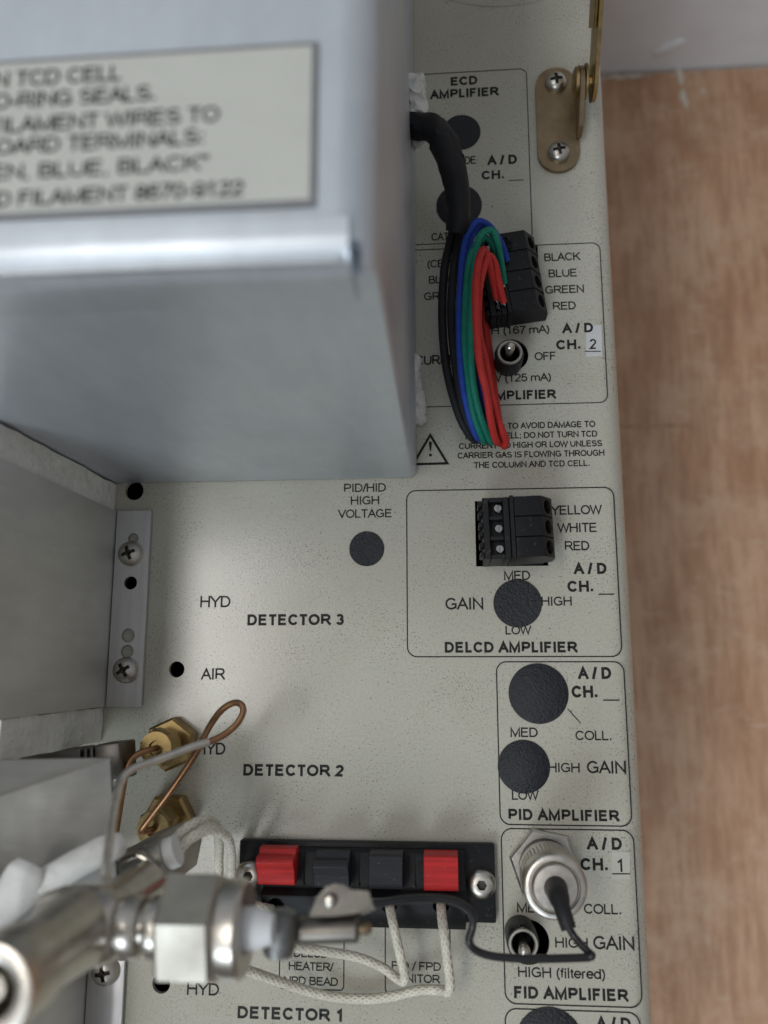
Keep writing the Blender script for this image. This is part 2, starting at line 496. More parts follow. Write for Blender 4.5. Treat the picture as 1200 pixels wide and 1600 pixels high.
def glyphs():
    G = {}
    G['A'] = (.93, [[(.04, 0), (.465, 1), (.89, 0)], [(.19, .34), (.74, .34)]])
    G['B'] = (.93, [[(.12, 0), (.12, 1), (.52, 1)] + arc(.52, .765, .25, .235, 90, -90) + [(.12, .53)], [(.12, 0), (.55, 0)] + arc(.55, .265, .28, .265, -90, 90)[1:] + [(.4, .53)]])
    G['C'] = (1.01, [arc(.53, .5, .43, .5, 35, 325, 26)])
    G['D'] = (1.01, [[(.12, 0), (.12, 1), (.45, 1)] + arc(.45, .5, .44, .5, 90, -90, 20)[1:] + [(.12, 0)]])
    G['E'] = (.93, [[(.84, 1), (.12, 1), (.12, 0), (.86, 0)], [(.12, .53), (.78, .53)]])
    G['F'] = (.853, [[(.79, 1), (.12, 1), (.12, 0)], [(.12, .51), (.7, .51)]])
    G['G'] = (1.086, [arc(.55, .5, .45, .5, 40, 325, 26) + [(.95, .15), (.95, .46), (.58, .46)]])
    G['H'] = (1.01, [[(.12, 0), (.12, 1)], [(.89, 0), (.89, 1)], [(.12, .53), (.89, .53)]])
    G['I'] = (.388, [[(.194, 0), (.194, 1)]])
    G['K'] = (.93, [[(.12, 0), (.12, 1)], [(.84, 1), (.12, .36)], [(.38, .6), (.88, 0)]])
    G['L'] = (.777, [[(.12, 1), (.12, 0), (.73, 0)]])
    G['M'] = (1.163, [[(.12, 0), (.12, 1), (.58, .02), (1.04, 1), (1.04, 0)]])
    G['N'] = (1.01, [[(.12, 0), (.12, 1), (.89, 0), (.89, 1)]])
    G['O'] = (1.086, [arc(.543, .5, .46, .5, 90, 450, 32)])
    G['P'] = (.93, [[(.12, 0), (.12, 1), (.57, 1)] + arc(.57, .73, .27, .27, 90, -90) + [(.12, .46)]])
    G['Q'] = (1.086, [arc(.543, .5, .46, .5, 90, 450, 32), [(.62, .25), (1.0, -.06)]])
    G['R'] = (1.01, [[(.12, 0), (.12, 1), (.6, 1)] + arc(.6, .74, .27, .26, 90, -90) + [(.12, .48)], [(.55, .48), (.92, 0)]])
    G['S'] = (.93, [arc(.46, .75, .33, .25, 20, 255, 14) + arc(.47, .255, .37, .255, 80, -165, 16)])
    G['T'] = (.853, [[(.03, 1), (.82, 1)], [(.426, 1), (.426, 0)]])
    G['U'] = (1.01, [[(.12, 1), (.12, .38)] + arc(.505, .38, .385, .38, 180, 360, 16) + [(.89, 1)]])
    G['V'] = (.93, [[(.04, 1), (.465, 0), (.89, 1)]])
    G['W'] = (1.318, [[(.03, 1), (.35, 0), (.659, .98), (.97, 0), (1.29, 1)]])
    G['X'] = (.93, [[(.05, 0), (.88, 1)], [(.05, 1), (.88, 0)]])
    G['Y'] = (.93, [[(.04, 1), (.465, .44), (.89, 1)], [(.465, .44), (.465, 0)]])
    G['Z'] = (.853, [[(.05, 1), (.79, 1), (.05, 0), (.81, 0)]])
    G['0'] = (.777, [arc(.388, .5, .30, .5, 90, 450, 28)])
    G['1'] = (.777, [[(.16, .76), (.42, 1), (.42, 0)]])
    G['2'] = (.777, [arc(.39, .72, .30, .28, 170, -25, 14) + [(.07, 0), (.71, 0)]])
    G['3'] = (.777, [arc(.37, .75, .27, .25, 160, -90, 14), arc(.37, .27, .32, .27, 90, -160, 16)])
    G['4'] = (.777, [[(.55, 0), (.55, 1), (.05, .26), (.74, .26)]])
    G['5'] = (.777, [[(.66, 1), (.2, 1), (.11, .5)] + arc(.38, .32, .32, .32, 130, -160, 16)])
    G['6'] = (.777, [arc(.39, .32, .31, .32, 90, 450, 24), [(.08, .32), (.1, .62)] + arc(.4, .7, .3, .3, 165, 25, 10)])
    G['7'] = (.777, [[(.06, 1), (.71, 1), (.42, .5), (.3, 0)]])
    G['8'] = (.777, [arc(.388, .755, .25, .245, 90, 450, 20), arc(.388, .26, .31, .26, 90, 450, 22)])
    G['9'] = (.777, [arc(.388, .68, .31, .32, 90, 450, 24), [(.70, .68), (.68, .38)] + arc(.38, .3, .3, .3, -15, -155, 10)])
    G[' '] = (.388, [])
    G['/'] = (.388, [[(.02, -.02), (.37, 1.02)]])
    G['.'] = (.388, [[(.194, 0), (.194, .11)]])
    G[','] = (.388, [[(.2, .1), (.2, -.02), (.13, -.18)]])
    G[':'] = (.388, [[(.194, 0), (.194, .12)], [(.194, .6), (.194, .72)]])
    G[';'] = (.388, [[(.2, .1), (.2, -.02), (.13, -.18)], [(.2, .6), (.2, .72)]])
    G['-'] = (.465, [[(.06, .36), (.41, .36)]])
    G['('] = (.465, [arc(.62, .37, .44, .75, 118, 242, 12)])
    G[')'] = (.465, [arc(-.16, .37, .44, .75, 62, -62, 12)])
    G['"'] = (.5, [[(.14, 1), (.14, .7)], [(.36, 1), (.36, .7)]])
    G['m'] = (1.163, [[(.1, 0), (.1, .72)], [(.1, .45)] + arc(.34, .48, .24, .22, 180, 0, 10) + [(.58, 0)], [(.58, .45)] + arc(.82, .48, .24, .22, 180, 0, 10) + [(1.06, 0)]])
    G['f'] = (.388, [[(.19, 0), (.19, .8)] + arc(.37, .82, .18, .17, 180, 90, 6), [(.03, .71), (.36, .71)]])
    G['i'] = (.31, [[(.155, 0), (.155, .72)], [(.155, .88), (.155, 1)]])
    G['l'] = (.31, [[(.155, 0), (.155, 1)]])
    G['t'] = (.388, [[(.19, .95), (.19, .16)] + arc(.33, .15, .14, .13, 180, 280, 6), [(.03, .71), (.36, .71)]])
    G['e'] = (.777, [[(.07, .38), (.70, .38)] + arc(.385, .37, .315, .36, 5, 325, 22)[1:]])
    G['r'] = (.465, [[(.1, 0), (.1, .72)], [(.1, .45)] + arc(.36, .45, .26, .26, 170, 80, 6)])
    G['d'] = (.777, [arc(.36, .36, .29, .36, 90, 450, 22), [(.66, 0), (.66, 1)]])
    return G


GL = glyphs()


def ribbon(bm, pts, w, z, xf):
    """a flat stroke of width w along pts (2-D), mitred, at height z"""
    closed = (Vector(pts[0]) - Vector(pts[-1])).length < 1e-6 and len(pts) > 3
    p = [Vector(q) for q in pts]
    q = [p[0]]
    for a in p[1:]:
        if (a - q[-1]).length > 1e-6: q.append(a)
    p = q
    if closed and (p[0] - p[-1]).length < 1e-5: p = p[:-1]
    n = len(p); L = []; Rr = []
    for i in range(n):
        if closed: a, b, c = p[i - 1], p[i], p[(i + 1) % n]
        else: a, b, c = p[max(i - 1, 0)], p[i], p[min(i + 1, n - 1)]
        d1 = (b - a).normalized() if (b - a).length > 0 else (c - b).normalized()
        d2 = (c - b).normalized() if (c - b).length > 0 else d1
        n1 = Vector((-d1.y, d1.x)); n2 = Vector((-d2.y, d2.x)); m = n1 + n2
        m = n1 if m.length < 1e-3 else m.normalized()
        k = 1 / max(0.42, m.dot(n1))
        L.append(bm.verts.new(xf(b + m * w / 2 * k, z))); Rr.append(bm.verts.new(xf(b - m * w / 2 * k, z)))
    for i in range(n if closed else n - 1):
        j = (i + 1) % n
        bm.faces.new((L[i], Rr[i], Rr[j], L[j]))


REG, BOLD = 0.185, 0.30


def text(s, x0, x1, base, cap, parent, w=REG, z=0.00007, zp=0.0, mat=None, name='printed_text', slant=0.0):
    """print s between photo columns x0 and x1 on a level surface at height zp; baseline at photo row base (middle of the word)"""
    adv = sum(GL[c][0] for c in s)
    lo, hi = GL[s[0]], GL[s[-1]]
    l_in = min((q[0] for st in lo[1] for q in st), default=0); r_in = hi[0] - max((q[0] for st in hi[1] for q in st), default=0)
    ch = abs(P((x1 + x1) / 2, base - cap, zp).y - P(x1, base, zp).y) * (1 - 0.8 * w) * 1.05
    ins = 0.0
    if x0 is None:
        sx = ch * 0.98
        b1 = P(x1, base, zp); X0 = b1.x - sx * (adv - l_in - r_in); y = b1.y
    else:
        a = P(x0, base, zp); b1 = P(x1, base, zp); y = (a.y + b1.y) / 2; X0 = a.x
        y = P((x0 + x1) / 2, base, zp).y
        ins = max(0.0, w / 2 - 0.085)
        if len(s) == 1 and adv < .4: ins = 0.0
        sx = (b1.x - a.x - w * ch) / max(0.05, adv - l_in - r_in - 2 * ins)
        X0 += w * ch * 0.5 - ins * sx
    bm = bmesh.new(); pen = -l_in; k = 0
    dy = w * ch * 0.5
    for c in s:
        for st in GL[c][1]:
            gx = [q[0] for t_ in GL[c][1] for q in t_]; gl, gr = min(gx), max(gx)
            k_ = (gr - gl - 2 * ins) / (gr - gl) if gr - gl > .3 else 1.0
            pts = [((pen + (gl + gr) / 2 + (q[0] - (gl + gr) / 2) * k_) * sx, q[1] * ch) for q in st]
            wl_ = w * ch
            dot = len(pts) == 2 and abs(pts[0][1] - pts[1][1]) < .2 * ch and abs(pts[0][0] - pts[1][0]) < .01 * ch
            if len(pts) > 1 and (Vector(pts[0]) - Vector(pts[-1])).length > 1e-9:
                for e0, e1 in ((0, 1), (-1, -2)):
                    dv = Vector(pts[e0]) - Vector(pts[e1])
                    yv = pts[e0][1] / ch
                    if dv.length > 0 and (dot or (abs(dv.y) > .55 * dv.length and (abs(yv) < .03 or abs(yv - 1) < .03) and len(pts) < 8)):
                        dv = dv.normalized() * (wl_ * (.5 if not dot else .3))
                        pts[e0] = (pts[e0][0] + dv.x, pts[e0][1] + dv.y)
            ribbon(bm, pts, w * ch, zp + z + 2e-6 * (k % 7), lambda v, zz: (X0 + v.x, y + dy + v.y + v.x * slant, zz)); k += 1
        pen += GL[c][0]
    return finish(name, bm, mat or M['ink'], parent)


def lines(name, strokes, w, parent, z=0.00007, mat=None):
    bm = bmesh.new()
    for k, st in enumerate(strokes): ribbon(bm, st, w, z + 3e-6 * (k % 5), lambda v, zz: (v.x, v.y, zz))
    return finish(name, bm, mat or M['ink'], parent)


def xy(px, py, z=0.0):
    p = P(px, py, z); return (p.x, p.y)


# ------------------------------------------------------------------ the setting
BZ = -0.30                                   # bench top
bm = bmesh.new(); box2(bm, (-0.9, -0.7, BZ - 0.03), (1.1, 0.412, BZ))
o = finish('bench', bm, M['wood'], bev=0.001); o['kind'] = 'structure'
bm = bmesh.new()
yj = P(1075, 664, BZ).y
box2(bm, (0.03, yj - 0.0009, BZ + 0.0001), (0.155, yj + 0.0009, BZ + 0.0003))
seam = finish('bench_seam', bm, simple('dark_seam', (0.46, 0.27, 0.165), 0.7, 0, 0.3, 200), o)
bm = bmesh.new(); box2(bm, (-0.9, 0.414, BZ - 0.3), (1.1, 0.47, 1.1))
wall = finish('wall', bm, M['wall']); wall['kind'] = 'structure'
# a ragged line of paint and filler where the wall meets the bench, and a plaster scar
bm = bmesh.new()
for i in range(70):
    xx = 0.09 + i * 0.0022 + random.uniform(-.001, .001)
    r = random.uniform(.0006, .0018) * (1.2 if i < 22 else 0.45)
    bmesh.ops.create_icosphere(bm, subdivisions=1, radius=r, matrix=Matrix.Translation((xx, 0.411 - random.uniform(0, .0025), BZ + .0003)) @ Matrix.Diagonal((1.6, 1.2, .35, 1)))
for (a, b_, r) in ((1061, 112, .0026), (1064, 124, .0024), (1067, 150, .0028), (1072, 162, .0018), (1098, 142, .0014)):
    p = P(a, b_, BZ)
    bmesh.ops.create_icosphere(bm, subdivisions=2, radius=r, matrix=Matrix.Translation((p.x, p.y, BZ + .0002)) @ Matrix.Diagonal((.9, 1.9, .15, 1)))
finish('paint_drips', bm, simple('old_paint', (0.60, 0.55, 0.46), 0.7), wall)
bm = bmesh.new()
pw = P(1045, 75, BZ); k = (0.413 / pw.y)
d = R @ Vector(((1045 - 600) / F, (800 - 75) / F, -1.0)); t = 0.4135 / d.y
pw = Vector((d.x * t, 0.4135, H + d.z * t))
bmesh.ops.create_icosphere(bm, subdivisions=3, radius=.011, matrix=Matrix.Translation(pw) @ Matrix.Rotation(-.6, 4, 'Y') @ Matrix.Diagonal((1.0, .16, .42, 1)))
for v in bm.verts: v.co += Vector((0, 0, .0012)) * noise.noise(v.co * 300)
finish('plaster_scar', bm, M['wall'], wall)

# ------------------------------------------------------------------ instrument cabinet
XR = 0.0497; RB = 0.0065
cab = thing('instrument_cabinet', 'cream textured metal instrument cabinet whose printed top panel fills the picture', 'lab instrument', (-0.10, 0.03, BZ))
holes = []
for (a, b_, r) in ((210, 767, 15.5), (205, 911, 11), (276, 1046, 12.5), (252, 1537, 13.5), (799, 555, 27.5), (825, 1472, 30.5)):
    p = P(a, b_); holes.append(circle2(p.x, p.y, mm(r)))
for (a, b_, c, d_) in ((762, 383, 840, 505), (744, 781, 853, 885)):
    q0 = P(a, d_); q1 = P(c, b_); holes.append([(q0.x, q0.y), (q1.x, q0.y), (q1.x, q1.y), (q0.x, q1.y)])
panel = plate('top_panel', [(-0.26, -0.20), (XR - RB, -0.20), (XR - RB, 0.36), (-0.26, 0.36)], holes, -0.0014, 0.0, M['paint'], cab)
bm = bmesh.new()
prof = [(XR - RB, 0.0)] + [(XR - RB + RB * math.sin(t), -RB + RB * math.cos(t)) for t in [PI / 2 * k / 10 for k in range(1, 11)]] + [(XR, BZ)]
va = [bm.verts.new((x, -0.20, z)) for x, z in prof]; vb = [bm.verts.new((x, 0.36, z)) for x, z in prof]
for i in range(len(prof) - 1): bm.faces.new((va[i], va[i + 1], vb[i + 1], vb[i]))
finish('side_panel', bm, M['paint'], cab)
bm = bmesh.new()
box2(bm, (-0.26, -0.2015, BZ), (XR - .0005, -0.2002, -0.0016)); box2(bm, (-0.26, 0.3602, BZ), (XR - .0005, 0.3615, -0.0016))
box2(bm, (-0.2615, -0.2, BZ), (-0.2602, 0.36, -0.0016))
finish('casing', bm, M['paint'], cab)
bm = bmesh.new(); box2(bm, (-0.259, -0.199, -0.05), (XR - .002, 0.359, -0.049))
finish('dark_hole_backing', bm, M['void'], cab)  # added unseen sheet, painted near-black so the panel holes stay dark

bm = bmesh.new()
for k in range(1):
    lid = [(0.345, 0.002), (0.352, 0.002), (0.40, 0.33), (0.393, 0.33)]
    profile_x(bm, lid, -0.26, XR - .001)
finish('open_lid', bm, M['paint'], cab, bev=.001)

# printed outlines
def outline(x0, x1, y0, y1, r, w=1.5):
    """rounded rectangle through photo pixel columns/rows measured at its middle"""
    ym = (y0 + y1) / 2; xm = (x0 + x1) / 2
    X0 = P(x0, ym).x; X1 = P(x1, ym).x; Y1 = P(xm, y0).y; Y0 = P(xm, y1).y
    pts = rrect(X0, Y0, X1, Y1, mm(r)); pts.append(pts[0])
    return lines('printed_outline', [pts], mm(w), cab)


outline(545, 827.3, 115, 381, 13)            # upper group, runs under the metal cover
outline(545, 943.6, 387, 634, 13)
outline(636, 965, 764, 1026, 15, 1.8)
outline(778.6, 980.7, 1034, 1289.5, 15, 1.8)
outline(786.3, 996.2, 1296, 1571, 16, 1.8)
outline(792.5, 1006, 1579, 1860, 16, 1.8)
# the large faint circle at the top
p = P(788, -223 + 10); rr_ = P(788, 10).y - 0
pc = P(790, 10); Rc = 0.046
lines('printed_circle', [circle2(pc.x, pc.y + Rc, Rc, 96) + [circle2(pc.x, pc.y + Rc, Rc, 96)[0]]], mm(1.1), cab,
      mat=simple('faint_ink', (0.27, 0.25, 0.20), 0.6))

T = lambda s, x0, x1, b, c, w=REG: text(s, x0, x1, b, c, cab, w)
T('ECD', 704.3, 746, 133, 13, BOLD); T('AMPLIFIER', 672, 779.5, 152.2, 13.3, BOLD)
T('ANODE', 697, 744.5, 257, 11.5); T('A / D', 761.5, 808, 257, 14, BOLD); T('CH.', 752.5, 786.5, 280, 13, BOLD)
T('CATHODE', 674, 742, 375, 11.5)
T('(CELL)', 668, 716, 417.7, 11.5); T('BLUE', 670, 712, 442.7, 11.5); T('GREEN', 662.5, 722, 468.3, 11.5)
T('BLACK', 850.5, 907, 407.5, 11.8); T('BLUE', 857.3, 902.3, 433, 11.8); T('GREEN', 852, 912.7, 458.3, 11.8); T('RED', 864, 900, 484, 11.8)
T('HIGH (167 mA)', 736, 858.5, 522.3, 11.8); T('A / D', 878.7, 927, 520, 14.5, BOLD); T('CH.', 869.3, 906, 546, 14.5, BOLD)
T('OFF', 835.3, 869.5, 562.7, 12); T('CURRENT', 649, 738, 569.7, 14.5); T('LOW (125 mA)', 743, 861, 596.7, 11.8)
T('TCD AMPLIFIER', 712, 869, 625, 14, BOLD)
T('CAUTION: TO AVOID DAMAGE TO', 731, 930.5, 669.5, 9.2, .22); T('THE TCD CELL; DO NOT TURN TCD', 724, 933.5, 684.7, 9.2, .22)
T('CURRENT TO HIGH OR LOW UNLESS', 717, 941.3, 699.7, 9.2, .22); T('CARRIER GAS IS FLOWING THROUGH', 715, 944.7, 714.5, 9.2, .22)
T('THE COLUMN AND TCD CELL.', 740, 921, 730, 9.2, .22)
T('PID/HID', 537.5, 603, 768.7, 12.5); T('HIGH', 548, 592.5, 788.5, 12.5); T('VOLTAGE', 528, 613, 809, 12.5)
T('YELLOW', 861, 941, 804, 13.8); T('WHITE', 871, 933.5, 831.7, 13.8); T('RED', 882.7, 921, 860, 13.8)
T('A / D', 896.7, 948, 897, 16.8, BOLD); T('CH.', 886.7, 926, 924.8, 16.8, BOLD)
T('MED', 787.7, 828.5, 906.5, 13.8); T('GAIN', 696, 755.3, 952.5, 17.5); T('HIGH', 846, 893.5, 946.5, 13.5); T('LOW', 790, 830.3, 991.5, 13)
T('DELCD AMPLIFIER', 695, 902.5, 1019.7, 16.5, BOLD)
T('A / D', 903.3, 955.3, 1061, 18, BOLD); T('CH.', 893.3, 932.5, 1090, 18, BOLD)
T('MED', 797.7, 840.3, 1151.7, 14.2); T('COLL.', 899.3, 955.3, 1156.7, 14.2); T('HIGH', 856.7, 906, 1206.7, 14.2)
T('GAIN', 917.3, 978.5, 1208.5, 18.5); T('LOW', 800, 842, 1250, 14.2); T('PID AMPLIFIER', 794.7, 968, 1282.3, 17, BOLD)
T('A / D', 917.3, 972, 1327.7, 18.5, BOLD); T('CH.', 907.3, 948.5, 1360, 18.5, BOLD)
T('MED', 808, 852, 1426, 14.8); T('COLL.', 912.7, 970.3, 1428.3, 15); T('HIGH', 867.7, 918.7, 1481, 15); T('GAIN', 927.3, 991.5, 1484, 20)
T('HIGH (filtered)', 809.5, 945.5, 1528.3, 15.3); T('FID AMPLIFIER', 803.5, 982, 1562.3, 18.5, BOLD)
T('A / D', 931.5, 986, 1609, 19, BOLD)
T('HYD', 312.7, 360, 949, 17); T('AIR', 314, 351.5, 1062, 17); T('HYD', 306, 352, 1179, 17.8); T('HYD', 292, 342, 1555, 18.3)
T('DETECTOR 3', 386.5, 537.3, 977, 17, BOLD); T('DETECTOR 2', 380, 537.3, 1212.7, 17.8, BOLD); T('DETECTOR 1', 371, 533, 1593.7, 18.8, BOLD)
T('DELCD', 459.5, 512, 1496, 12.5); T('HEATER/', 451, 521.3, 1516.5, 12.5); T('NPD BEAD', 443.5, 528, 1539.5, 12.5)
T('FID / FPD', 612, 689, 1516, 12.5); T('IGNITOR', 617.5, 687.5, 1535.6, 12.5)


def uline(x0, x1, y, w=1.8):
    a = P(x0, y); b = P(x1, y); ym = (a.y + b.y) / 2
    lines('printed_line', [[(a.x, ym), (b.x, ym)]], mm(w), cab, z=0.0001)


for a in ((795, 818, 281.7, 1.3), (935, 959.5, 928.5), (942.3, 967.7, 1094)): uline(*a)
lines('printed_line', [[xy(886.7, 1107.3), xy(906.7, 1129.5)]], mm(1.5), cab)
# open-topped brackets round the two legends under the push terminals
for (x0, x1, y0, y1) in ((437, 537.4, 1440, 1546), (602, 703.5, 1440, 1553)):
    X0 = P(x0, 1500).x; X1 = P(x1, 1500).x; Y0 = P((x0 + x1) / 2, y1).y; Y1 = P((x0 + x1) / 2, y0).y; r = mm(6)
    pts = [(X0, Y1)] + [(X0 + r - r * math.cos(t), Y0 + r - r * math.sin(t)) for t in [PI / 2 * k / 6 for k in range(7)]]
    pts += [(X1 - r + r * math.sin(t), Y0 + r - r * math.cos(t)) for t in [PI / 2 * k / 6 for k in range(7)]] + [(X1, Y1)]
    lines('printed_outline', [pts], mm(1.6), cab)
# warning triangle
A_, B_, C_ = xy(672.3, 680), xy(699, 724), xy(645.5, 725.5)
tri = lines('warning_symbol', [[A_, B_, C_, A_]], mm(4.0), cab)
bm = bmesh.new()
c0 = P(672.5, 697); ex = [(c0.x + mm(a), c0.y + mm(b_)) for a, b_ in ((-2.6, 5), (-1.8, 7.5), (1.8, 7.5), (2.6, 5), (.9, -8), (-.9, -8))]
bm.faces.new([bm.verts.new((x, y, .00007)) for x, y in ex])
bm.faces.new([bm.verts.new((x, y, .00007)) for x, y in circle2(c0.x, c0.y - mm(15), mm(2.5), 20)])
finish('exclamation_mark', bm, M['ink'], tri)
# channel stickers
for (q, num, nx0, nx1, nb, nc, ul, mt) in (
        (((916, 509), (940, 508), (941, 556.5), (915.5, 557.5)), '2', 921.5, 932.3, 545.5, 15, (913.5, 938.5, 549), 'sticker'),
        (((955.5, 1331), (984, 1331), (984.5, 1374), (956, 1374)), '1', 964.5, 972.5, 1362.3, 19, (956.5, 984.5, 1365.3), 'tape')):
    bm = bmesh.new(); prism(bm, [xy(*w_) for w_ in q], 0.00002, 0.00004)
    s = finish('channel_sticker', bm, M[mt], cab)
    text(num, nx0, nx1, nb, nc, s, REG, z=.00008)
    a = P(ul[0], ul[2]); b = P(ul[1], ul[2])
    lines('printed_line', [[(a.x, a.y), (b.x, b.y)]], mm(1.7), s, z=.00009)
# bold letters that show over the tape's own edge stay on the panel

# ------------------------------------------------------------------ black hole plugs
plugs = ((720.7, 207, 33, 'round black plug in the panel under the ECD AMPLIFIER legend, partly behind the thick cable'),
         (717.3, 321.7, 38.5, 'round black plug crossed by the thick black cable, above the coloured wires'),
         (573, 857.4, 27.8, 'small round black plug below the words PID/HID HIGH VOLTAGE'),
         (808.7, 942.7, 37, 'round black plug between the words GAIN and HIGH in the DELCD box'),
         (841.3, 1083.5, 44.7, 'large round black plug at the top of the PID AMPLIFIER box'),
         (818.3, 1197.7, 38.5, 'round black plug beside HIGH GAIN in the PID AMPLIFIER box'),
         (859, 1631, 48, 'round black plug cut off by the bottom edge of the picture'))
for (a, b_, r, lab) in plugs:
    p = P(a, b_); r = mm(r)
    bm = bmesh.new(); lathe(bm, p, (0, 0, 1), [(r, 0.00003), (r, .00022), (r * .985, .0003), (0, .0003)], 64)
    tag(finish('hole_plug', bm, M['plug']), lab, 'hole plug', 'black hole plugs in the panel')


# ------------------------------------------------------------------ screws
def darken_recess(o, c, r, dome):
    """paint the shade inside the driver recess: a darker material on its faces"""
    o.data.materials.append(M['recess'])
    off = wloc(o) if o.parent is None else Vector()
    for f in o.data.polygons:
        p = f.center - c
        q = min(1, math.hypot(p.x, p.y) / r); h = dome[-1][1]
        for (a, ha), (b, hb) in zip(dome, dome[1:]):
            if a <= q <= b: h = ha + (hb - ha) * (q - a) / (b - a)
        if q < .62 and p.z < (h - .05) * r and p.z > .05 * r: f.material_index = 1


def pan_screw(parent, px, py, z0, r_px, rot=0.3, name='screw'):
    c = P(px, py, z0 + .0015); c.z = z0; r = mm(r_px, z0 + .001)
    bm = bmesh.new()
    lathe(bm, c, (0, 0, 1), [(r, 0), (r, r * .28), (r * .95, r * .46), (r * .8, r * .66), (r * .55, r * .8), (r * .25, r * .86), (0, r * .87)], 40)
    o = finish(name, bm, M['screw'], parent)
    cu = bmesh.new()
    for k in range(2):
        m = Matrix.Translation(c + Vector((0, 0, r * .86))) @ Matrix.Rotation(rot + k * PI / 2, 4, 'Z')
        box(cu, None, (r * 1.12, r * .28, r * .72), mat=m)
        if k == 0:
            lathe(cu, c + Vector((0, 0, r * .3)), (0, 0, 1), [(r * .1, 0), (r * .36, r * .8)], 4, rot + PI / 4)
    cut(o, cu)
    darken_recess(o, c, r, [(0, .87), (.25, .86), (.55, .8), (.8, .66), (.95, .46), (1, .28)])
    return o


# ------------------------------------------------------------------ oven block with flanged side plate
Yt = P(186, 800).y; Yb = P(168, 1104).y; XW = P(176.5, 950).x
oven = thing('oven_block', 'tall grey metal oven wall between white insulation boards, screwed to the panel by a flange', 'oven block', (XW - .03, (Yt + Yb) / 2, 0))
bm = bmesh.new(); box2(bm, (XW - .0015, Yb, 0.0005), (XW, Yt, 0.068))
finish('side_plate', bm, M['plate'], oven, bev=.0002)
Yc = P(190, 757).y
for (ya, yb_, zb_) in ((Yt + .0002, Yc - .0002, .067), (P(165, 1158).y, Yb - .0002, .0545)):
    bm = bmesh.new(); box2(bm, (XW - .06, ya, 0.0002), (XW - .0007, yb_, zb_))
    bmesh.ops.subdivide_edges(bm, edges=bm.edges, cuts=14, use_grid_fill=True)
    for v in bm.verts:
        v.co += Vector((.0006 * noise.noise(v.co * 180), .0004 * noise.noise(v.co * 150 + Vector((3, 1, 2))), 0)) - Vector((.0004, 0, 0))
    finish('insulation_board', bm, M['fibre'], oven)
bm = bmesh.new(); box2(bm, (XW - .06, Yb + .0002, 0.0002), (XW - .0017, Yt - .0002, 0.066))
finish('core', bm, M['fibre'], oven)
# flange with punched holes
XA = XW + .0003; XB = P(231.5, 950).x
hol = []
for (a, b_, r) in ((205, 911, 10.5), (201, 993, 11), (199.5, 1018, 10.5), (209, 842, 9)):
    p = P(a, b_, .0012); hol.append(circle2(p.x, p.y, mm(r), 32))
fl = plate('flange', [(XA, Yb), (XB, Yb), (XB, Yt), (XA, Yt)], hol, 0.0003, 0.0016, M['strip'], oven)
pan_screw(oven, 203, 864.5, .0016, 20.5, .35); pan_screw(oven, 195, 1047, .0016, 20.5, .55)

# lower flange (second oven block, mostly hidden by the tube fitting)
Yt2 = P(165, 1497).y; XW2 = P(137, 1560).x
ov2 = thing('oven_block', 'grey oven wall with narrow flange and screw, mostly hidden behind the steel tube fitting', 'oven block', (XW2 - .02, Yt2 - .03, 0))
bm = bmesh.new(); box2(bm, (XW2 - .04, Yt2 - .07, 0.0003), (XW2, Yt2, 0.035))
finish('side_plate', bm, M['plate'], ov2, bev=.0005)
bm = bmesh.new(); box2(bm, (XW2 + .0002, Yt2 - .07, 0.0003), (P(196, 1550).x, Yt2, 0.0016))
p = P(163, 1602, .0016)
finish('flange', bm, M['strip'], ov2, bev=.0002)
pan_screw(ov2, 163, 1519, .0016, 20.5, .2)

# ------------------------------------------------------------------ big metal cover
XC = -0.0098; YC = P(640, 747).y; ZC = 0.132
cov = thing('metal_cover', 'tall box shaped aluminium cover with a folded top edge and a cream printed label', 'metal cover', (XC - .05, YC + .08, 0))
bm = bmesh.new()
box2(bm, (XC - .19, YC, 0.0006), (XC, YC + .22, ZC))
def edges_where(f): return [x for x in bm.edges if all(f(v.co) for v in x.verts)]
bmesh.ops.bevel(bm, geom=edges_where(lambda c: c.x > XC - .01 and c.z > .1), offset=.0052, segments=10, affect='EDGES', profile=.5)
bmesh.ops.bevel(bm, geom=[x for x in bm.edges if abs(x.verts[0].co.z - x.verts[1].co.z) > .05 and x.verts[0].co.x > XC - .003 and x.verts[0].co.y < YC + .01], offset=.0022, segments=5, affect='EDGES', profile=.5)
o_box = finish('box_body', bm, M['cover'], cov)
cu = bmesh.new()                                     # relief notch where the folds meet
lathe(cu, (XC - .0030, YC - .004, ZC - .0030), (0, 1, 0), [(.0016, 0), (.0016, .0075)], 24)
box(cu, (XC - .0030, YC + .0002, ZC - .0010), (.0024, .0065, .005))
cut(o_box, cu)
th = .0006; rr2 = .0046; xr = XC - .0034
bm = bmesh.new()
o_ = [(rr2 - rr2 * math.sin(t), rr2 * math.cos(t) - rr2) for t in [PI / 2 * k / 12 for k in range(13)]]
i_ = [(rr2 - (rr2 - th) * math.sin(t), (rr2 - th) * math.cos(t) - rr2) for t in [PI / 2 * k / 12 for k in range(12, -1, -1)]]
ol = [(.0070, 0)] + o_ + [(0, -rr2 - .002), (th * .97, -rr2 - .009)] + i_ + [(.0070, -th)]
profile_x(bm, [(YC - th - .0001 + y, ZC + th + .0001 + z) for y, z in ol], XC - .19, xr)
finish('folded_edge', bm, M['cover'], cov)
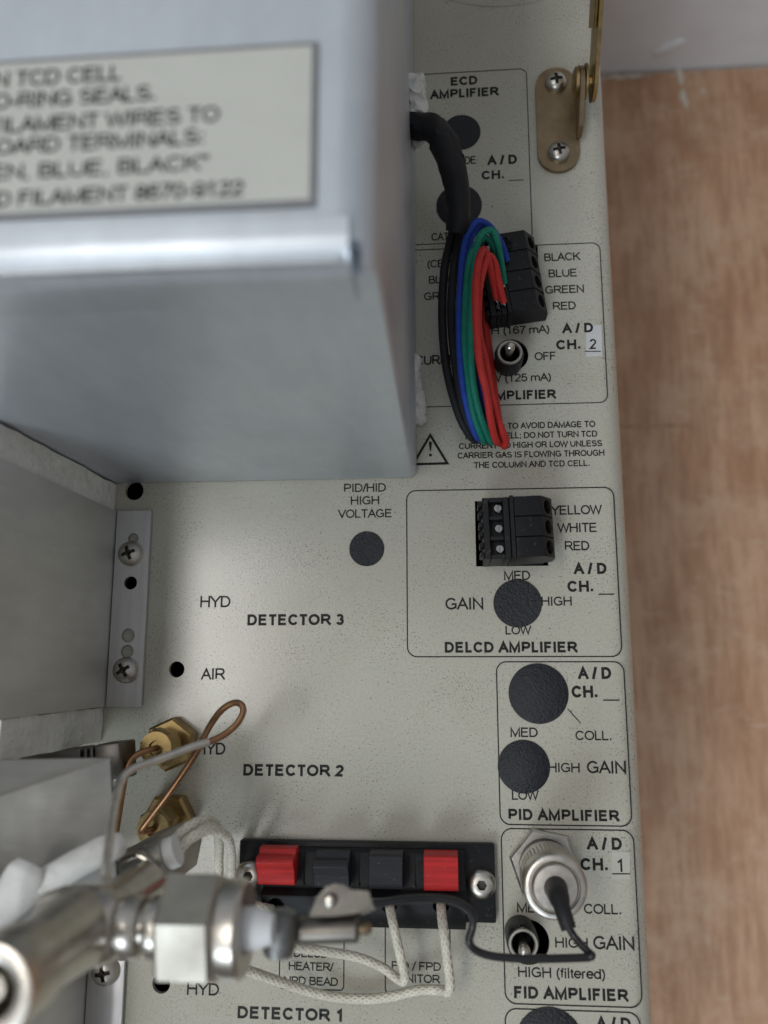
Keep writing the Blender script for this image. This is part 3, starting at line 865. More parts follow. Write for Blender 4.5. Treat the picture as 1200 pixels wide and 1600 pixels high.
# label plate on the top
q = [P(*w_, ZC) for w_ in ((500, 69), (492, 324), (-260, 350), (-260, 120))]
xl1 = (q[0].x + q[1].x) / 2; yl1 = q[0].y; yl0 = q[1].y
bm = bmesh.new(); box2(bm, (xl1 - .10, yl0, ZC + .00005), (xl1, yl1, ZC + .0006))
lp = finish('label_plate', bm, M['label_edge'], cov, bev=.0001)
bw = .0008
bm = bmesh.new(); box2(bm, (xl1 - .099, yl0 + bw, ZC + .00065), (xl1 - bw, yl1 - bw, ZC + .0008))
finish('label_face', bm, M['label_face'], lp)
LT = lambda s, x1, b_, c=23, x0=None: text(s, x0, x1, b_, c, lp, .185, z=.0009, zp=ZC, name='label_text')
def label_line(s, xa, ia, x1, base):
    """s ends at x1; the letter with index ia starts at xa - fixes the scale"""
    tot = sum(GL[c][0] for c in s); sub = sum(GL[c][0] for c in s[ia:])
    x0 = x1 - (x1 - xa) * tot / sub
    text(s, x0, x1, base, 24, lp, .185, z=.0009, zp=ZC, name='label_text')
# baselines drop towards the left in the photo, so take the row at each line's middle
def lab(s, ia, xa, x1, base_at_x1):
    tot = sum(GL[c][0] for c in s); sub = sum(GL[c][0] for c in s[ia:])
    x0 = x1 - (x1 - xa) * tot / sub
    Y = P(x1, base_at_x1, ZC).y
    # row at the middle column with the same Y
    lo, hi = 0.0, 700.0
    xm = (x0 + x1) / 2
    for _ in range(40):
        mid = (lo + hi) / 2
        if P(xm, mid, ZC).y > Y: lo = mid
        else: hi = mid
    text(s, x0, x1, lo, 23, lp, .185, z=.0009, zp=ZC, name='label_text')
lab('OPEN TCD CELL', 5, 30, 194, 132)
lab('O-RING SEALS.', 2, 32, 245, 163)
lab('FILAMENT WIRES TO', 9, 171, 345, 196)
lab('BOARD TERMINALS:', 6, 110, 320, 231)
lab('GREEN, BLUE, BLACK"', 7, 66, 327, 271)
lab('TCD FILAMENT 8670-9122', 13, 216, 383, 311)
# white sealant on the right side by the cable and lower down
def blob_strip(name, pts, r, parent, mat, flat=.5):
    bm = bmesh.new()
    path = smooth_path(pts, 7)
    for i, p in enumerate(path):
        for _ in range(2):
            rr = r * random.uniform(.55, 1.1)
            m = Matrix.Translation(p + Vector((random.uniform(-.3, .3) * r, random.uniform(-.4, .4) * r, random.uniform(-.2, .2) * r)))
            bmesh.ops.create_icosphere(bm, subdivisions=2, radius=rr, matrix=m @ Matrix.Diagonal((flat + .3, 1, flat + .2, 1)))
    o = finish(name, bm, mat, parent, angle=180)
    md = o.modifiers.new('r', 'REMESH'); md.mode = 'VOXEL'; md.voxel_size = r * .13; md.use_smooth_shade = True
    dg = bpy.context.evaluated_depsgraph_get()
    new = bpy.data.meshes.new_from_object(o.evaluated_get(dg)); o.modifiers.clear(); o.data = new
    for v in new.vertices: v.co += noise.noise_vector(v.co * 420) * r * .45 + noise.noise_vector(v.co * 1100) * r * .16
    return o
zs = .024
blob_strip('sealant', [P(648, 132, .030), P(650, 152, .028), P(652, 175, .026), P(652, 200, .022), P(650, 216, .018)], .0031, cov, M['sealant'])
blob_strip('sealant', [P(648, 566, .006), P(650, 590, .005), P(652, 610, .003), P(655, 634, .002), P(658, 655, .0015)], .0019, cov, M['sealant'])

# ------------------------------------------------------------------ wire harness
har = thing('wire_harness', 'thick black sheathed cable splitting into black, blue, green and red wires', 'cable', P(720, 400))
bm = bmesh.new()
tube(bm, [P(632, 196, .024), P(655, 196, .026), P(676, 202, .027), P(694, 222, .028), P(706, 252, .027)], .0037, 20, 8, wob=.18)
finish('cable_sheath', bm, M['sheath'], har)
bm = bmesh.new()
tube(bm, [P(690, 222, .028), P(697, 236, .028), P(708, 268, .027), P(715, 305, .025), P(717, 340, .023), P(714, 362, .021)],
     lambda t: .0037 - .0005 * t, 20, 8, wob=.13)
finish('cable_sleeve', bm, M['sheath'], har)
WR = .00097
def strand(mat, pts, r=WR):
    if mat == 'w_black': r = .00125
    pts = [(a + random.uniform(-1.6, 1.6), b_, z + random.uniform(-.0005, .0005)) if 2 < i < len(pts) - 4 else (a, b_, z) for i, (a, b_, z) in enumerate(pts)]
    pts = [(a, b_, z if b_ > 400 and a < 770 else min(z, max(.011, z * .9))) for a, b_, z in pts]
    bm = bmesh.new(); tube(bm, [P(*q) for q in pts], r, 12, 7)
    return finish('wire', bm, M[mat], har)
strand('w_black', [(712, 345, .019), (703, 380, .017), (694, 425, .015), (691, 500, .013), (698, 575, .012), (714, 640, .010), (732, 676, .007), (742, 686, .004), (745, 670, .0025), (736, 600, .002), (730, 480, .002), (760, 410, .006), (796, 372, .013)])
strand('w_black', [(722, 350, .019), (715, 385, .018), (708, 430, .016), (706, 500, .014), (711, 575, .0125), (724, 640, .010), (739, 674, .007), (750, 684, .004), (753, 670, .0025), (744, 600, .002), (738, 490, .002), (765, 420, .006), (796, 382, .012)])
strand('w_blue', [(792, 407, .0110), (782, 380, .017), (766, 355, .022), (748, 346, .024), (733, 362, .024), (723, 395, .022), (718, 450, .019), (717, 520, .018), (720, 590, .016), (731, 645, .013), (744, 678, .008), (753, 686, .004), (757, 670, .0025), (748, 600, .002), (742, 480, .003), (728, 372, .014)])
strand('w_blue', [(791, 400, .0100), (781, 376, .015), (764, 360, .019), (748, 356, .020), (737, 372, .020), (729, 400, .018), (725, 460, .015), (724, 520, .014), (728, 590, .012), (740, 650, .010), (752, 680, .006), (761, 686, .004), (766, 665, .003), (752, 600, .003), (746, 480, .003), (730, 374, .014)])
strand('w_green', [(788, 443, .0115), (783, 410, .017), (777, 378, .024), (767, 360, .026), (753, 366, .027), (743, 392, .026), (738, 450, .023), (736, 530, .021), (739, 590, .019), (750, 645, .015), (762, 682, .009), (768, 690, .005), (772, 670, .003), (756, 600, .0025), (748, 490, .003), (732, 378, .014)])
strand('w_green', [(784, 436, .0105), (778, 408, .016), (771, 384, .022), (760, 372, .023), (747, 378, .024), (736, 404, .023), (729, 455, .020), (727, 530, .018), (730, 590, .0165), (740, 645, .013), (752, 682, .008), (760, 690, .004), (764, 670, .002), (750, 600, .002), (746, 490, .004), (730, 376, .015)])
strand('w_red', [(776, 467, .0115), (770, 438, .018), (762, 404, .025), (755, 390, .028), (748, 404, .029), (744, 445, .027), (743, 510, .025), (750, 565, .0235), (761, 615, .021), (768, 655, .016), (772, 684, .010), (777, 692, .006), (782, 684, .004), (770, 620, .002), (756, 500, .003), (735, 384, .013)], .00102)
strand('w_red', [(787, 472, .0115), (780, 443, .017), (773, 412, .022), (764, 399, .026), (756, 412, .0255), (749, 455, .0235), (748, 515, .0215), (757, 565, .0205), (766, 615, .0185), (776, 652, .014), (786, 678, .009), (791, 688, .006), (786, 693, .003), (774, 620, .002), (758, 500, .002), (738, 386, .012)], .00102)
bm = bmesh.new()
for (a, b_, c_, d_) in ((789, 404, 790, 408), (787, 398, 789, 402), (786, 444, 788, 448), (775, 468, 777, 472), (786, 472, 788, 476), (783, 470, 784, 474)):
    tube(bm, [P(a - 2, b_ - 2, .0115), P((a + c_) / 2, (b_ + d_) / 2, .011), P(c_ + 1, d_ + 1, .0104)], .00035, 8, 3)
finish('tinned_end', bm, M['tinned'], har)


# ------------------------------------------------------------------ plug-in terminal blocks
def terminal_block(label, corner, n, rz, zt, xs, pitch, screws=True):
    """xs = local x of: left edge, ridge, start of slope, right edge; local y runs up from the corner"""
    org = Vector(corner)
    m = Matrix.Translation(org) @ Matrix.Rotation(rz, 4, 'Z')
    root = thing('terminal_block', label, 'terminal block', (org.x, org.y, 0))
    x0, xr, x1, x2 = xs; L = pitch * n
    bm = bmesh.new()
    zl = zt - .0008
    # screw side: rim, dividers, well floors
    w = .0009
    box2(bm, (x0, 0, -.006), (x0 + .0016, L, zl)); box2(bm, (xr - .0016, 0, -.006), (xr, L, zl))
    for k in range(n + 1):
        y = min(max(k * pitch, .0006), L - .0006)
        box2(bm, (x0 + .0017, y - .0006 * (1 if k in (0, n) else .9), -.006), (xr - .0017, y + .0006 * (1 if k in (0, n) else .9), zl - .0001))
    box2(bm, (x0 + .001, .001, -.006), (xr - .001, L - .001, zt - .0042))
    for k in range(n):
        for f in (.25, .72):
            box2(bm, (x0 - .0011, (k + f - .11) * pitch, zt - .009), (x0 - .0001, (k + f + .14) * pitch, zl - .0012))
    # ridge
    box2(bm, (xr + .0001, -.0002, -.006), (xr + .0012, L + .0002, zt + .0003))
    finish_o = finish('body', bm, M['black'], root, bev=.00012, seg=1)
    # smooth hood of each pole
    for k in range(n):
        bm = bmesh.new()
        ya, yb_ = k * pitch + .00008, (k + 1) * pitch - .00008
        prof = [(xr + .0013, -.006), (xr + .0013, zt), (x1, zt), (x2, zt - .0052), (x2, zt - .0125), (x2 - .002, zt - .0145), (x2 - .002, -.006)]
        A = [bm.verts.new((x, ya, z)) for x, z in prof]; B = [bm.verts.new((x, yb_, z)) for x, z in prof]
        bm.faces.new(A); bm.faces.new(B)
        for i in range(len(prof)): bm.faces.new((A[i], A[(i + 1) % len(prof)], B[(i + 1) % len(prof)], B[i]))
        h = finish('wire_entry', bm, M['black'], root, bev=.0001, seg=1)
        cu = bmesh.new()
        ax = Vector((.0052, 0, x2 - x1)).normalized()
        c = Vector(((x1 + x2) / 2, (ya + yb_) / 2, zt - .0030))
        lathe(cu, c - ax * .005, ax, [(.00185, 0), (.00185, .010)], 28)
        cut(h, cu)
        h.data.materials.append(M['void'])  # near-black far end paints the shade deep in the port
        for f in h.data.polygons:
            d = (f.center - c); d = d - ax * d.dot(ax)
            if d.length < .0019 and (f.center - c).dot(ax) < .0006 and abs(f.normal.dot(ax)) > .9 and (f.center - c).dot(ax) < -.004: f.material_index = 1
        h.data.transform(m)
    finish_o.data.transform(m)
    if screws:
        for k in range(n):
            bm = bmesh.new()
            c = m @ Vector(((x0 + xr) / 2 + .0006, (k + .5) * pitch, zt - .0040))
            lathe(bm, c, (0, 0, 1), [(.00105, 0), (.00105, .0018), (.00095, .0021), (0, .0021)], 24)
            s = finish('screw', bm, M['clamp'], root)
            cu = bmesh.new(); box(cu, None, (.0006, .004, .0016), mat=Matrix.Translation(c + Vector((.0002, 0, .0021))) @ Matrix.Rotation(rz, 4, 'Z'))
            cut(s, cu)
    return root


zt = .018
q0 = P(758, 873, zt); qr = P(800, 873, zt); q1 = P(851, 873, zt); q2 = P(867, 873, zt - .006)
pt = (P(800, 776, zt).y - P(800, 872, zt).y) / 3
terminal_block('three way black screw terminal block beside YELLOW, WHITE and RED', (q0.x, q0.y, 0), 3, math.radians(1.6), zt, (0, qr.x - q0.x, q1.x - q0.x, q2.x - q0.x), pt)
zt = .0105
qr = P(794, 492, zt); q1 = P(840, 483, zt); q2 = P(855, 480, zt - .005)
pt = (P(795, 364, zt).y - P(795, 488, zt).y) / 4
q0 = P(768, 492, zt)
terminal_block('four way black terminal block that takes the blue, green and red wires', (q0.x, q0.y, 0), 4, math.radians(7.5), zt, (0, qr.x - q0.x, q1.x - q0.x + .0002, q2.x - q0.x + .0002), pt)


# ------------------------------------------------------------------ toggle switches
def toggle(label, px, py, z, r_px, r_in, tip, tip_z, key=False):
    c = P(px, py, z); root = thing('toggle_switch', label, 'switch', (c.x, c.y, -.004), 'toggle switches')
    r = mm(r_px, z); ri = mm(r_in, z)
    bm = bmesh.new()
    b0 = Vector((c.x, c.y, -.012))
    lathe(bm, b0, (0, 0, 1), [(r * 1.0, 0), (r * 1.0, .0075), (r * 1.06, .0078), (r * 1.06, z + .0105), (r, z + .0115)], 40, cap=True)
    o = finish('bushing', bm, M['black'], root)
    cu = bmesh.new(); lathe(cu, c - Vector((0, 0, .008)), (0, 0, 1), [(ri, 0), (ri, .02)], 32)
    if key: box(cu, c + Vector((0, r * .9, 0)), (r * .28, r * .6, .004))
    cut(o, cu)
    bm = bmesh.new()
    ro = ri * 1.32
    lathe(bm, c - Vector((0, 0, .0012)), (0, 0, 1), [(ri * 1.02, 0), (ri * 1.02, .0014), (ri * 1.1, .0016), (ro * .97, .0016), (ro, .0013), (ro, 0), (ri * 1.02, 0)], 40, cap=False)
    finish('ring', bm, M['steel_dull'], root)
    bm = bmesh.new()
    bot = c - Vector((0, 0, .006)); tp = P(*tip, tip_z); d = (tp - bot); Ln = d.length
    rl = mm(5.5, z)
    lathe(bm, bot, d, [(rl * .75, 0), (rl * .9, Ln * .4), (rl * 1.35, Ln * .8), (rl * 1.5, Ln * .9), (rl * 1.25, Ln * .97), (rl * .7, Ln), (0, Ln * 1.01)], 24)
    finish('lever', bm, M['steel'], root)
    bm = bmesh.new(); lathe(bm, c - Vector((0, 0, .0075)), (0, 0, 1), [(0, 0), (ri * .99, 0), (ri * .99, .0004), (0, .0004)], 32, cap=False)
    finish('boot', bm, M['void'], root)  # near-black disc, painted shade at the bottom of the bushing bore


toggle('toggle switch in a round hole between HIGH (167 mA) and LOW (125 mA)', 796.7, 551, .0085, 22, 15.5, (797, 540), .0165)
toggle('toggle switch under the silver coaxial connector, crossed by the black wire', 817.5, 1475, .010, 22, 16, (820, 1489), .0175, True)

# ------------------------------------------------------------------ coaxial connector
c = P(851.7, 1351.7, .002)
bnc = thing('coaxial_connector', 'silver knurled coaxial plug screwed onto a hex nut in the FID AMPLIFIER box', 'connector', (c.x, c.y, 0))
c.z = 0
bm = bmesh.new(); lathe(bm, c, (0, 0, 1), [(.0094, .00005), (.0094, .0022), (.0088, .0027), (.005, .0027)], 6, math.radians(109 - 60))
finish('hex_nut', bm, M['nickel'], bnc, angle=20)
bm = bmesh.new(); lathe(bm, c, (0, 0, 1), [(.0068, .0027), (.0068, .0075), (.0062, .0077)], 40)
finish('threaded_barrel', bm, M['black_matt'], bnc)
bm = bmesh.new()
prof = [(.0060, .0072), (.0069, .0072), (.0071, .0078), (.0071, .0105), (.0068, .0107), (.0068, .0112), (.0072, .0114)]
lathe(bm, c, (0, 0, 1), prof + [(.0072, .0118)], 60, cap=False)
finish('coupling_collar', bm, M['nickel'], bnc)
bm = bmesh.new()                                                        # knurled ring
u = 96
ringz = [.0118, .0121, .0185, .0188]
rows = []
for i, z in enumerate(ringz):
    rows.append([bm.verts.new(c + Vector((math.cos(2 * PI * k / u), math.sin(2 * PI * k / u), 0)) * ((.00725 + (.00022 if (k % 2 and 0 < i < 3) else 0))) + Vector((0, 0, z))) for k in range(u)])
for A, B in zip(rows, rows[1:]):
    for k in range(u): bm.faces.new((A[k], A[(k + 1) % u], B[(k + 1) % u], B[k]))
finish('knurled_ring', bm, M['nickel'], bnc, angle=20)
bm = bmesh.new()
lathe(bm, c, (0, 0, 1), [(.0072, .0188), (.0074, .0190), (.0076, .0196), (.0076, .0232), (.0073, .0240), (.0069, .0243), (.0060, .0243), (.0058, .0236), (.0056, .0236), (.0054, .0246), (.0050, .0250), (.0022, .0252), (0, .0252)], 64, cap=False)
finish('back_shell', bm, M['nickel'], bnc)
sw = thing('signal_wire', 'thin black wire with a flexible boot, looping from the coaxial connector to the metal clip', 'wire', (c.x, c.y, .0252))
top = c + Vector((0, 0, .0248))
bm = bmesh.new()
tube(bm, [top, P(874, 1404, .031), P(881, 1428, .034), P(889, 1452, .035)], lambda t: .0028 - .0015 * t if t < .45 else .0021 - .0004 * t, 20, 8)
finish('boot', bm, M['black_matt'], sw)
bm = bmesh.new()
tube(bm, [P(886, 1443, .035), P(895, 1460, .035), P(908, 1476, .036), P(920, 1488, .037), P(925, 1493, .038), P(917, 1496, .038), P(895, 1497, .039), P(850, 1498, .040), P(800, 1497, .041), P(765, 1493, .042), P(742, 1484, .043),
          P(733, 1470, .044), P(738, 1450, .044), P(739, 1432, .045), P(727, 1417, .046), P(705, 1407, .047), P(670, 1404, .048), P(630, 1406, .050), P(595, 1411, .051), P(560, 1414, .052)], .00085, 12, 7)
finish('wire', bm, M['wire_black'], sw)

# ------------------------------------------------------------------ push terminal strip
xa, xb = P(373, 1370, .003).x, P(774, 1380, .003).x
yt, yb_ = P(573, 1316, .003).y, P(573, 1438, .003).y
st = thing('push_terminal_strip', 'black strip of red and black spring levers fixed by two socket screws', 'terminal strip', ((xa + xb) / 2, (yt + yb_) / 2, 0))
bm = bmesh.new(); box2(bm, (xa, yb_, .0001), (xb, yt, .0030)); finish('base_plate', bm, M['black'], st, bev=.0004)
x0, x1 = P(412, 1370, .006).x, P(727, 1370, .006).x
yb2 = P(570, 1449, .004).y
ymid = P(570, 1392, .007).y; yr = P(570, 1326, .005).y
bm = bmesh.new()
profile_x(bm, [(yr, .0031), (yr, .0046), (yr - .0012, .0054), (ymid + .0002, .0060), (ymid - .0012, .0085), (yb2 + .0022, .0060), (yb2, .0040), (yb2, .0002), (yb_ - .0002, .0002), (yb_ - .0002, .0031)], x0, x1)
hous = finish('lever_housing', bm, M['black'], st, bev=.0002)
cu = bmesh.new()
ports = []
for (px, rr) in ((432, 1), (520, 1), (608, 1), (689, 1)):
    pp = P(px, 1414, .007); ports.append(pp)
    lathe(cu, pp - Vector((0, -.002, .006)), Vector((0, -.30, 1)), [(.0021, 0), (.0021, .012)], 28)
for xq in (476, 562, 650):
    xx = P(xq, 1360, .006).x; box2(cu, (xx - .0003, ymid + .001, .0052), (xx + .0003, yr - .001, .01))
cut(hous, cu)
for (xa_, xb_, mt, ytp, yb3, lift, lab) in ((402, 460, 'red', 1338, 1386, True, 'red lever, tilted up'), (490, 545, 'lever_black', 1343, 1389, True, 'black lever, tilted up'),
                              (576, 629, 'lever_black', 1334, 1391, False, 'black lever lying flat'), (662, 716, 'red', 1334, 1392, False, 'red lever lying flat')):
    ym = (ytp + yb3) / 2
    lx0, lx1 = P(xa_, ym, .011).x, P(xb_, ym, .011).x
    y1, y0 = P(560, ytp, .011).y, P(560, yb3, .010).y
    bm = bmesh.new()
    if lift:
        d = y1 - y0
        profile_x(bm, [(y1 + .0012, .0046), (y1 + .0012, .0088), (y1 - .0002, .0093), (y1 - .0006, .0128), (y1 - .0016, .0134), (y1 - .0024, .0126), (y1 - .004, .0112), (y0 + .0006, .0104), (y0, .0096), (y0 + .0004, .0050)], lx0, lx1)
    else:
        profile_x(bm, [(y1, .0044), (y1, .0102), (y1 - .0005, .0112), (y0 + .0022, .0116), (y0 + .0014, .0108), (y0, .0082), (y0 + .0002, .0044)], lx0, lx1)
    lv = finish('lever', bm, M[mt], st, bev=.0002); lv['label'] = lab
def socket_screw(px, py, z0, r_px):
    c = P(px, py, z0 + .001); c.z = z0; r = mm(r_px, z0)
    bm = bmesh.new(); lathe(bm, c, (0, 0, 1), [(r, 0), (r, r * .12), (r * .93, r * .3), (r * .75, r * .48), (r * .5, r * .56), (0, r * .57)], 40)
    o = finish('screw', bm, M['screw'], st)
    cu = bmesh.new(); lathe(cu, c + Vector((0, 0, r * .2)), (0, 0, 1), [(r * .36, 0), (r * .36, r)], 6)
    cut(o, cu)
    darken_recess(o, c, r, [(0, .57), (.5, .56), (.75, .48), (.93, .3), (1, .12)])
socket_screw(752.5, 1382, .0031, 21); socket_screw(389, 1368, .0031, 21)


# ------------------------------------------------------------------ white braided leads
def lead(label, pts, r, group, zfix=None):
    bm = bmesh.new(); tube(bm, [P(*q) for q in pts], r, 14, 8, wob=.06)
    return tag(finish('braided_lead', bm, M['braid']), label, 'braided lead', group)
g = 'white braided leads'
lead('white braided lead hanging from the third lever and running left over the HEATER legend',
     [(608, 1412, .006), (611, 1428, .010), (617, 1456, .013), (626, 1496, .013), (632, 1522, .012), (630, 1533, .011), (619, 1528, .010), (598, 1512, .009), (560, 1496, .010), (505, 1486, .013), (455, 1480, .018), (415, 1474, .024), (370, 1464, .030)], .00115, g)
lead('white braided lead from the right red lever, curving under the HEATER legend',
     [(689, 1412, .006), (690, 1430, .010), (694, 1460, .014), (699, 1500, .014), (703, 1536, .012), (700, 1549, .010), (688, 1547, .008), (655, 1547, .006), (610, 1557, .004), (565, 1561, .003), (512, 1556, .004), (455, 1540, .008), (415, 1526, .014), (375, 1512, .020), (330, 1490, .027)], .0012, g)
lead('outer white braided lead arching highest out of the white sleeve left of the strip',
     [(255, 1330, .044), (268, 1318, .043), (285, 1300, .041), (305, 1286, .038), (323, 1281, .034), (337, 1290, .028), (342, 1310, .022), (342, 1345, .014), (343, 1380, .010), (352, 1412, .008), (378, 1425, .008), (410, 1424, .006)], .0012, g)
lead('inner white braided lead arching just below its twin out of the white sleeve',
     [(262, 1345, .044), (276, 1333, .043), (295, 1312, .042), (318, 1299, .039), (338, 1297, .035), (354, 1308, .029), (361, 1328, .023), (362, 1350, .016), (362, 1380, .011), (372, 1405, .0095), (400, 1416, .010), (424, 1420, .006)], .0012, g)

# ------------------------------------------------------------------ brass fittings and copper tubes
def brass_fitting(label, px, py, R_px, rot, end, hid):
    c = P(px, py, .004); c.z = 0
    root = thing('brass_fitting', label, 'fitting', (c.x, c.y, 0), 'brass tube fittings')
    r = mm(R_px, .004)
    bm = bmesh.new(); lathe(bm, c, (0, 0, 1), [(r, .0001), (r, .0042), (r * .9, .0050), (r * .6, .0050)], 6, rot)
    finish('hex_flange', bm, M['brass'], root, angle=20)
    bm = bmesh.new(); lathe(bm, c, (0, 0, 1), [(r * .56, .0050), (r * .56, .0075), (r * .62, .0077), (r * .62, .0082)], 36)
    finish('collar', bm, M['brass'], root)
    bm = bmesh.new(); lathe(bm, c, (0, 0, 1), [(r * .70, .0082), (r * .70, .0132), (r * .62, .0140), (r * .25, .0140)], 6, rot + .4)
    finish('tube_nut', bm, M['brass'], root, angle=20)
    bm = bmesh.new(); lathe(bm, c, (0, 0, 1), [(r * .60, .0140), (r * .58, .0150), (r * .27, .0150), (r * .24, .0120), (0, .0120)], 36, cap=False)
    finish('ferrule', bm, M['brass'], root)
    return c
c1 = brass_fitting('upper brass hex fitting beside HYD, feeding a copper tube', 265, 1163, 41, math.radians(84), None, None)
c2 = brass_fitting('lower brass hex fitting just above the white braided leads', 261, 1283, 41, math.radians(60), None, None)
TR = .0008
t1 = thing('gas_tube', 'bent capillary tube making a copper loop, then running grey to the steel tee', 'tube', (c2.x, c2.y, .012))
loop = [c2 + Vector((0, 0, .0125)), c2 + Vector((0, 0, .0165)), P(221, 1298, .0195), P(236, 1276, .021), P(262, 1242, .023), P(286, 1208, .025), P(308, 1174, .027), P(327, 1136, .029), P(345, 1111, .031), P(363, 1099, .032),
        P(376, 1100, .033), P(380, 1112, .034), P(371, 1130, .035), P(356, 1144, .036), P(341, 1153, .037), P(325, 1160, .038)]
grey = [P(325, 1160, .038), P(300, 1167, .041), P(265, 1180, .045), P(232, 1192, .049), P(210, 1200, .052), P(197, 1209, .054), P(188, 1222, .056), P(182, 1244, .060), P(176, 1275, .066), P(171, 1310, .073), P(167, 1345, .080), P(166, 1372, .084)]
bm = bmesh.new(); tube(bm, loop, TR, 12, 8); finish('copper_section', bm, M['copper'], t1)
bm = bmesh.new(); tube(bm, grey, TR * 1.15, 12, 8); finish('grey_section', bm, M['tube_grey'], t1)
bm = bmesh.new()
tube(bm, [c1 + Vector((0, 0, .0125)), c1 + Vector((0, 0, .0165)), P(232, 1172, .0195), P(216, 1178, .021), P(203, 1190, .022), P(196, 1212, .023), P(190, 1245, .025), P(184, 1282, .027), P(179, 1315, .029), P(176, 1340, .030)], TR, 12, 8)
tag(finish('gas_tube', bm, M['copper']), 'short copper tube bending down from the upper brass fitting', 'tube')

# ------------------------------------------------------------------ dark connector under the shield
dc = thing('heater_connector', 'dark grooved metal connector lying against the white insulation', 'connector', P(135, 1190, .01))
zc = .020
pa = P(62, 1200, zc); pb = P(201, 1186, zc)
ax = (pb - pa); ax.z = 0; Ln = ax.length; ang = math.atan2(ax.y, ax.x)
bm = bmesh.new()
mloc = Matrix.Translation(pa) @ Matrix.Rotation(ang, 4, 'Z')
for (s0, s1, hw, hz) in ((-.35, .56, .0042, .0050), (.585, .63, .0040, .0048), (.655, .70, .0042, .0050), (.725, 1.0, .0046, .0056)):
    box(bm, None, (Ln * (s1 - s0), hw * 2, hz * 2), mat=mloc @ Matrix.Translation((Ln * (s0 + s1) / 2, 0, 0)))
finish('shell', bm, M['dark_metal'], dc, bev=.0009)
bm = bmesh.new(); box(bm, None, (Ln * .6, .0064, .0078), mat=mloc @ Matrix.Translation((Ln * .55, 0, 0)))
finish('core', bm, M['black_matt'], dc)

# ------------------------------------------------------------------ bent sheet shield, lower left
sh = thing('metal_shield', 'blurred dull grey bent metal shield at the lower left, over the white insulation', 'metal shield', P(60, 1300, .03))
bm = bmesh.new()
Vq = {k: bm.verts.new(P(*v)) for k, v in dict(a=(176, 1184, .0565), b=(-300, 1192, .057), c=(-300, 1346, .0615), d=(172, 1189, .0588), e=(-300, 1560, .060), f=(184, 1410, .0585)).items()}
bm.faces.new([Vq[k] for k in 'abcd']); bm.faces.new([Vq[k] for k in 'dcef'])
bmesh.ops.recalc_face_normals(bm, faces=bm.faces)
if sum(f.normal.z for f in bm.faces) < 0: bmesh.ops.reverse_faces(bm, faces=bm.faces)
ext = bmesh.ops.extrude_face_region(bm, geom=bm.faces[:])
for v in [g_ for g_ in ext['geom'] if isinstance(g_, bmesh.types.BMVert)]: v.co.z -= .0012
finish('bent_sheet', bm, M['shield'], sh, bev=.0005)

# white fibre sleeves
for (lab, pts, r) in (('thin white fibre sleeve running to the steel hex fitting', [(188, 1318, .060), (160, 1330, .063), (120, 1350, .0655), (82, 1372, .067), (60, 1388, .068)], .0028),
                      ('fat white fibre sleeve end at the left edge of the picture', [(52, 1352, .068), (40, 1372, .069), (16, 1402, .070), (-40, 1450, .072), (-140, 1520, .074)], .0041)):
    bm = bmesh.new(); tube(bm, [P(*q) for q in pts], lambda t, r=r: r * (.82 + .18 * min(1, t * 6)), 24, 8, wob=.10)
    tag(finish('fibre_sleeve', bm, M['sleeve_white']), lab, 'insulation sleeve', 'white fibre sleeves')

# igniter: barrel with the white sleeve, and the hex fitting beside it
ig = thing('igniter_plug', 'grey igniter barrel with a white sleeve from which two braided leads come out', 'igniter', P(240, 1345, .035))
pa = P(205, 1358, .046); pb = P(262, 1335, .046); d = pb - pa
bm = bmesh.new(); lathe(bm, pa, d, [(.0045, 0), (.0045, d.length * .9), (.0042, d.length), (.003, d.length)], 36); finish('barrel', bm, M['steel_dull'], ig)
bm = bmesh.new(); lathe(bm, pa, d, [(.0034, d.length * .9), (.0034, d.length * 1.22), (.0031, d.length * 1.28), (.001, d.length * 1.28)], 32); finish('ceramic_sleeve', bm, M['sleeve_white'], ig)
hf = thing('hex_fitting', 'steel hex fitting with an open ringed end beside the igniter barrel', 'fitting', P(205, 1375, .03))
c = P(208, 1371, .052)
bm = bmesh.new(); lathe(bm, c - Vector((0, 0, .030)), (0, 0, 1), [(.0062, 0), (.0062, .0262), (.0058, .0270), (.004, .0270)], 6, .35); finish('hex_nut', bm, M['steel_dull'], hf, angle=20)
bm = bmesh.new(); lathe(bm, c - Vector((0, 0, .0032)), (0, 0, 1), [(.0050, 0), (.0050, .0028), (.0047, .0032), (.0041, .0032), (.0038, .0024), (.0036, .0012), (.0026, .0010), (.0024, -.004), (0, -.004)], 40, cap=False); finish('ring', bm, M['steel'], hf)

# ------------------------------------------------------------------ steel tee fitting
ZT = .084
tee = thing('tube_fitting', 'large blurred stainless steel tee fitting with hex nut in the lower left foreground', 'fitting', P(150, 1445, .02))
c = P(130, 1446, ZT); pxm = P(346, 1450, ZT); ax = (pxm - c); ax.z = 0; ax.normalize()
sc = (H - ZT) / F
def at(px): return (px - 130) * sc
bm = bmesh.new()
lathe(bm, c, ax, [(.0052, -.0075), (.0064, -.004), (.0067, 0), (.0064, .004), (.0052, at(187)), (.0048, at(189))], 40)
lathe(bm, c - Vector((0, 0, .030)), (0, 0, 1), [(.0040, 0), (.0044, .020), (.0064, .027), (.0066, .034), (.0060, .042), (.0058, .047)], 40)
finish('body', bm, M['steel'], tee)
bm = bmesh.new()
lathe(bm, c, ax, [(.0040, at(187)), (.0048, at(190)), (.0051, at(195)), (.0051, at(216)), (.0047, at(222)), (.0036, at(223)), (.0036, at(232)), (.0048, at(233)), (.0052, at(240)), (.0052, at(256)), (.0049, at(262))], 40)
finish('collar', bm, M['steel'], tee)
bm = bmesh.new(); rH = .0094
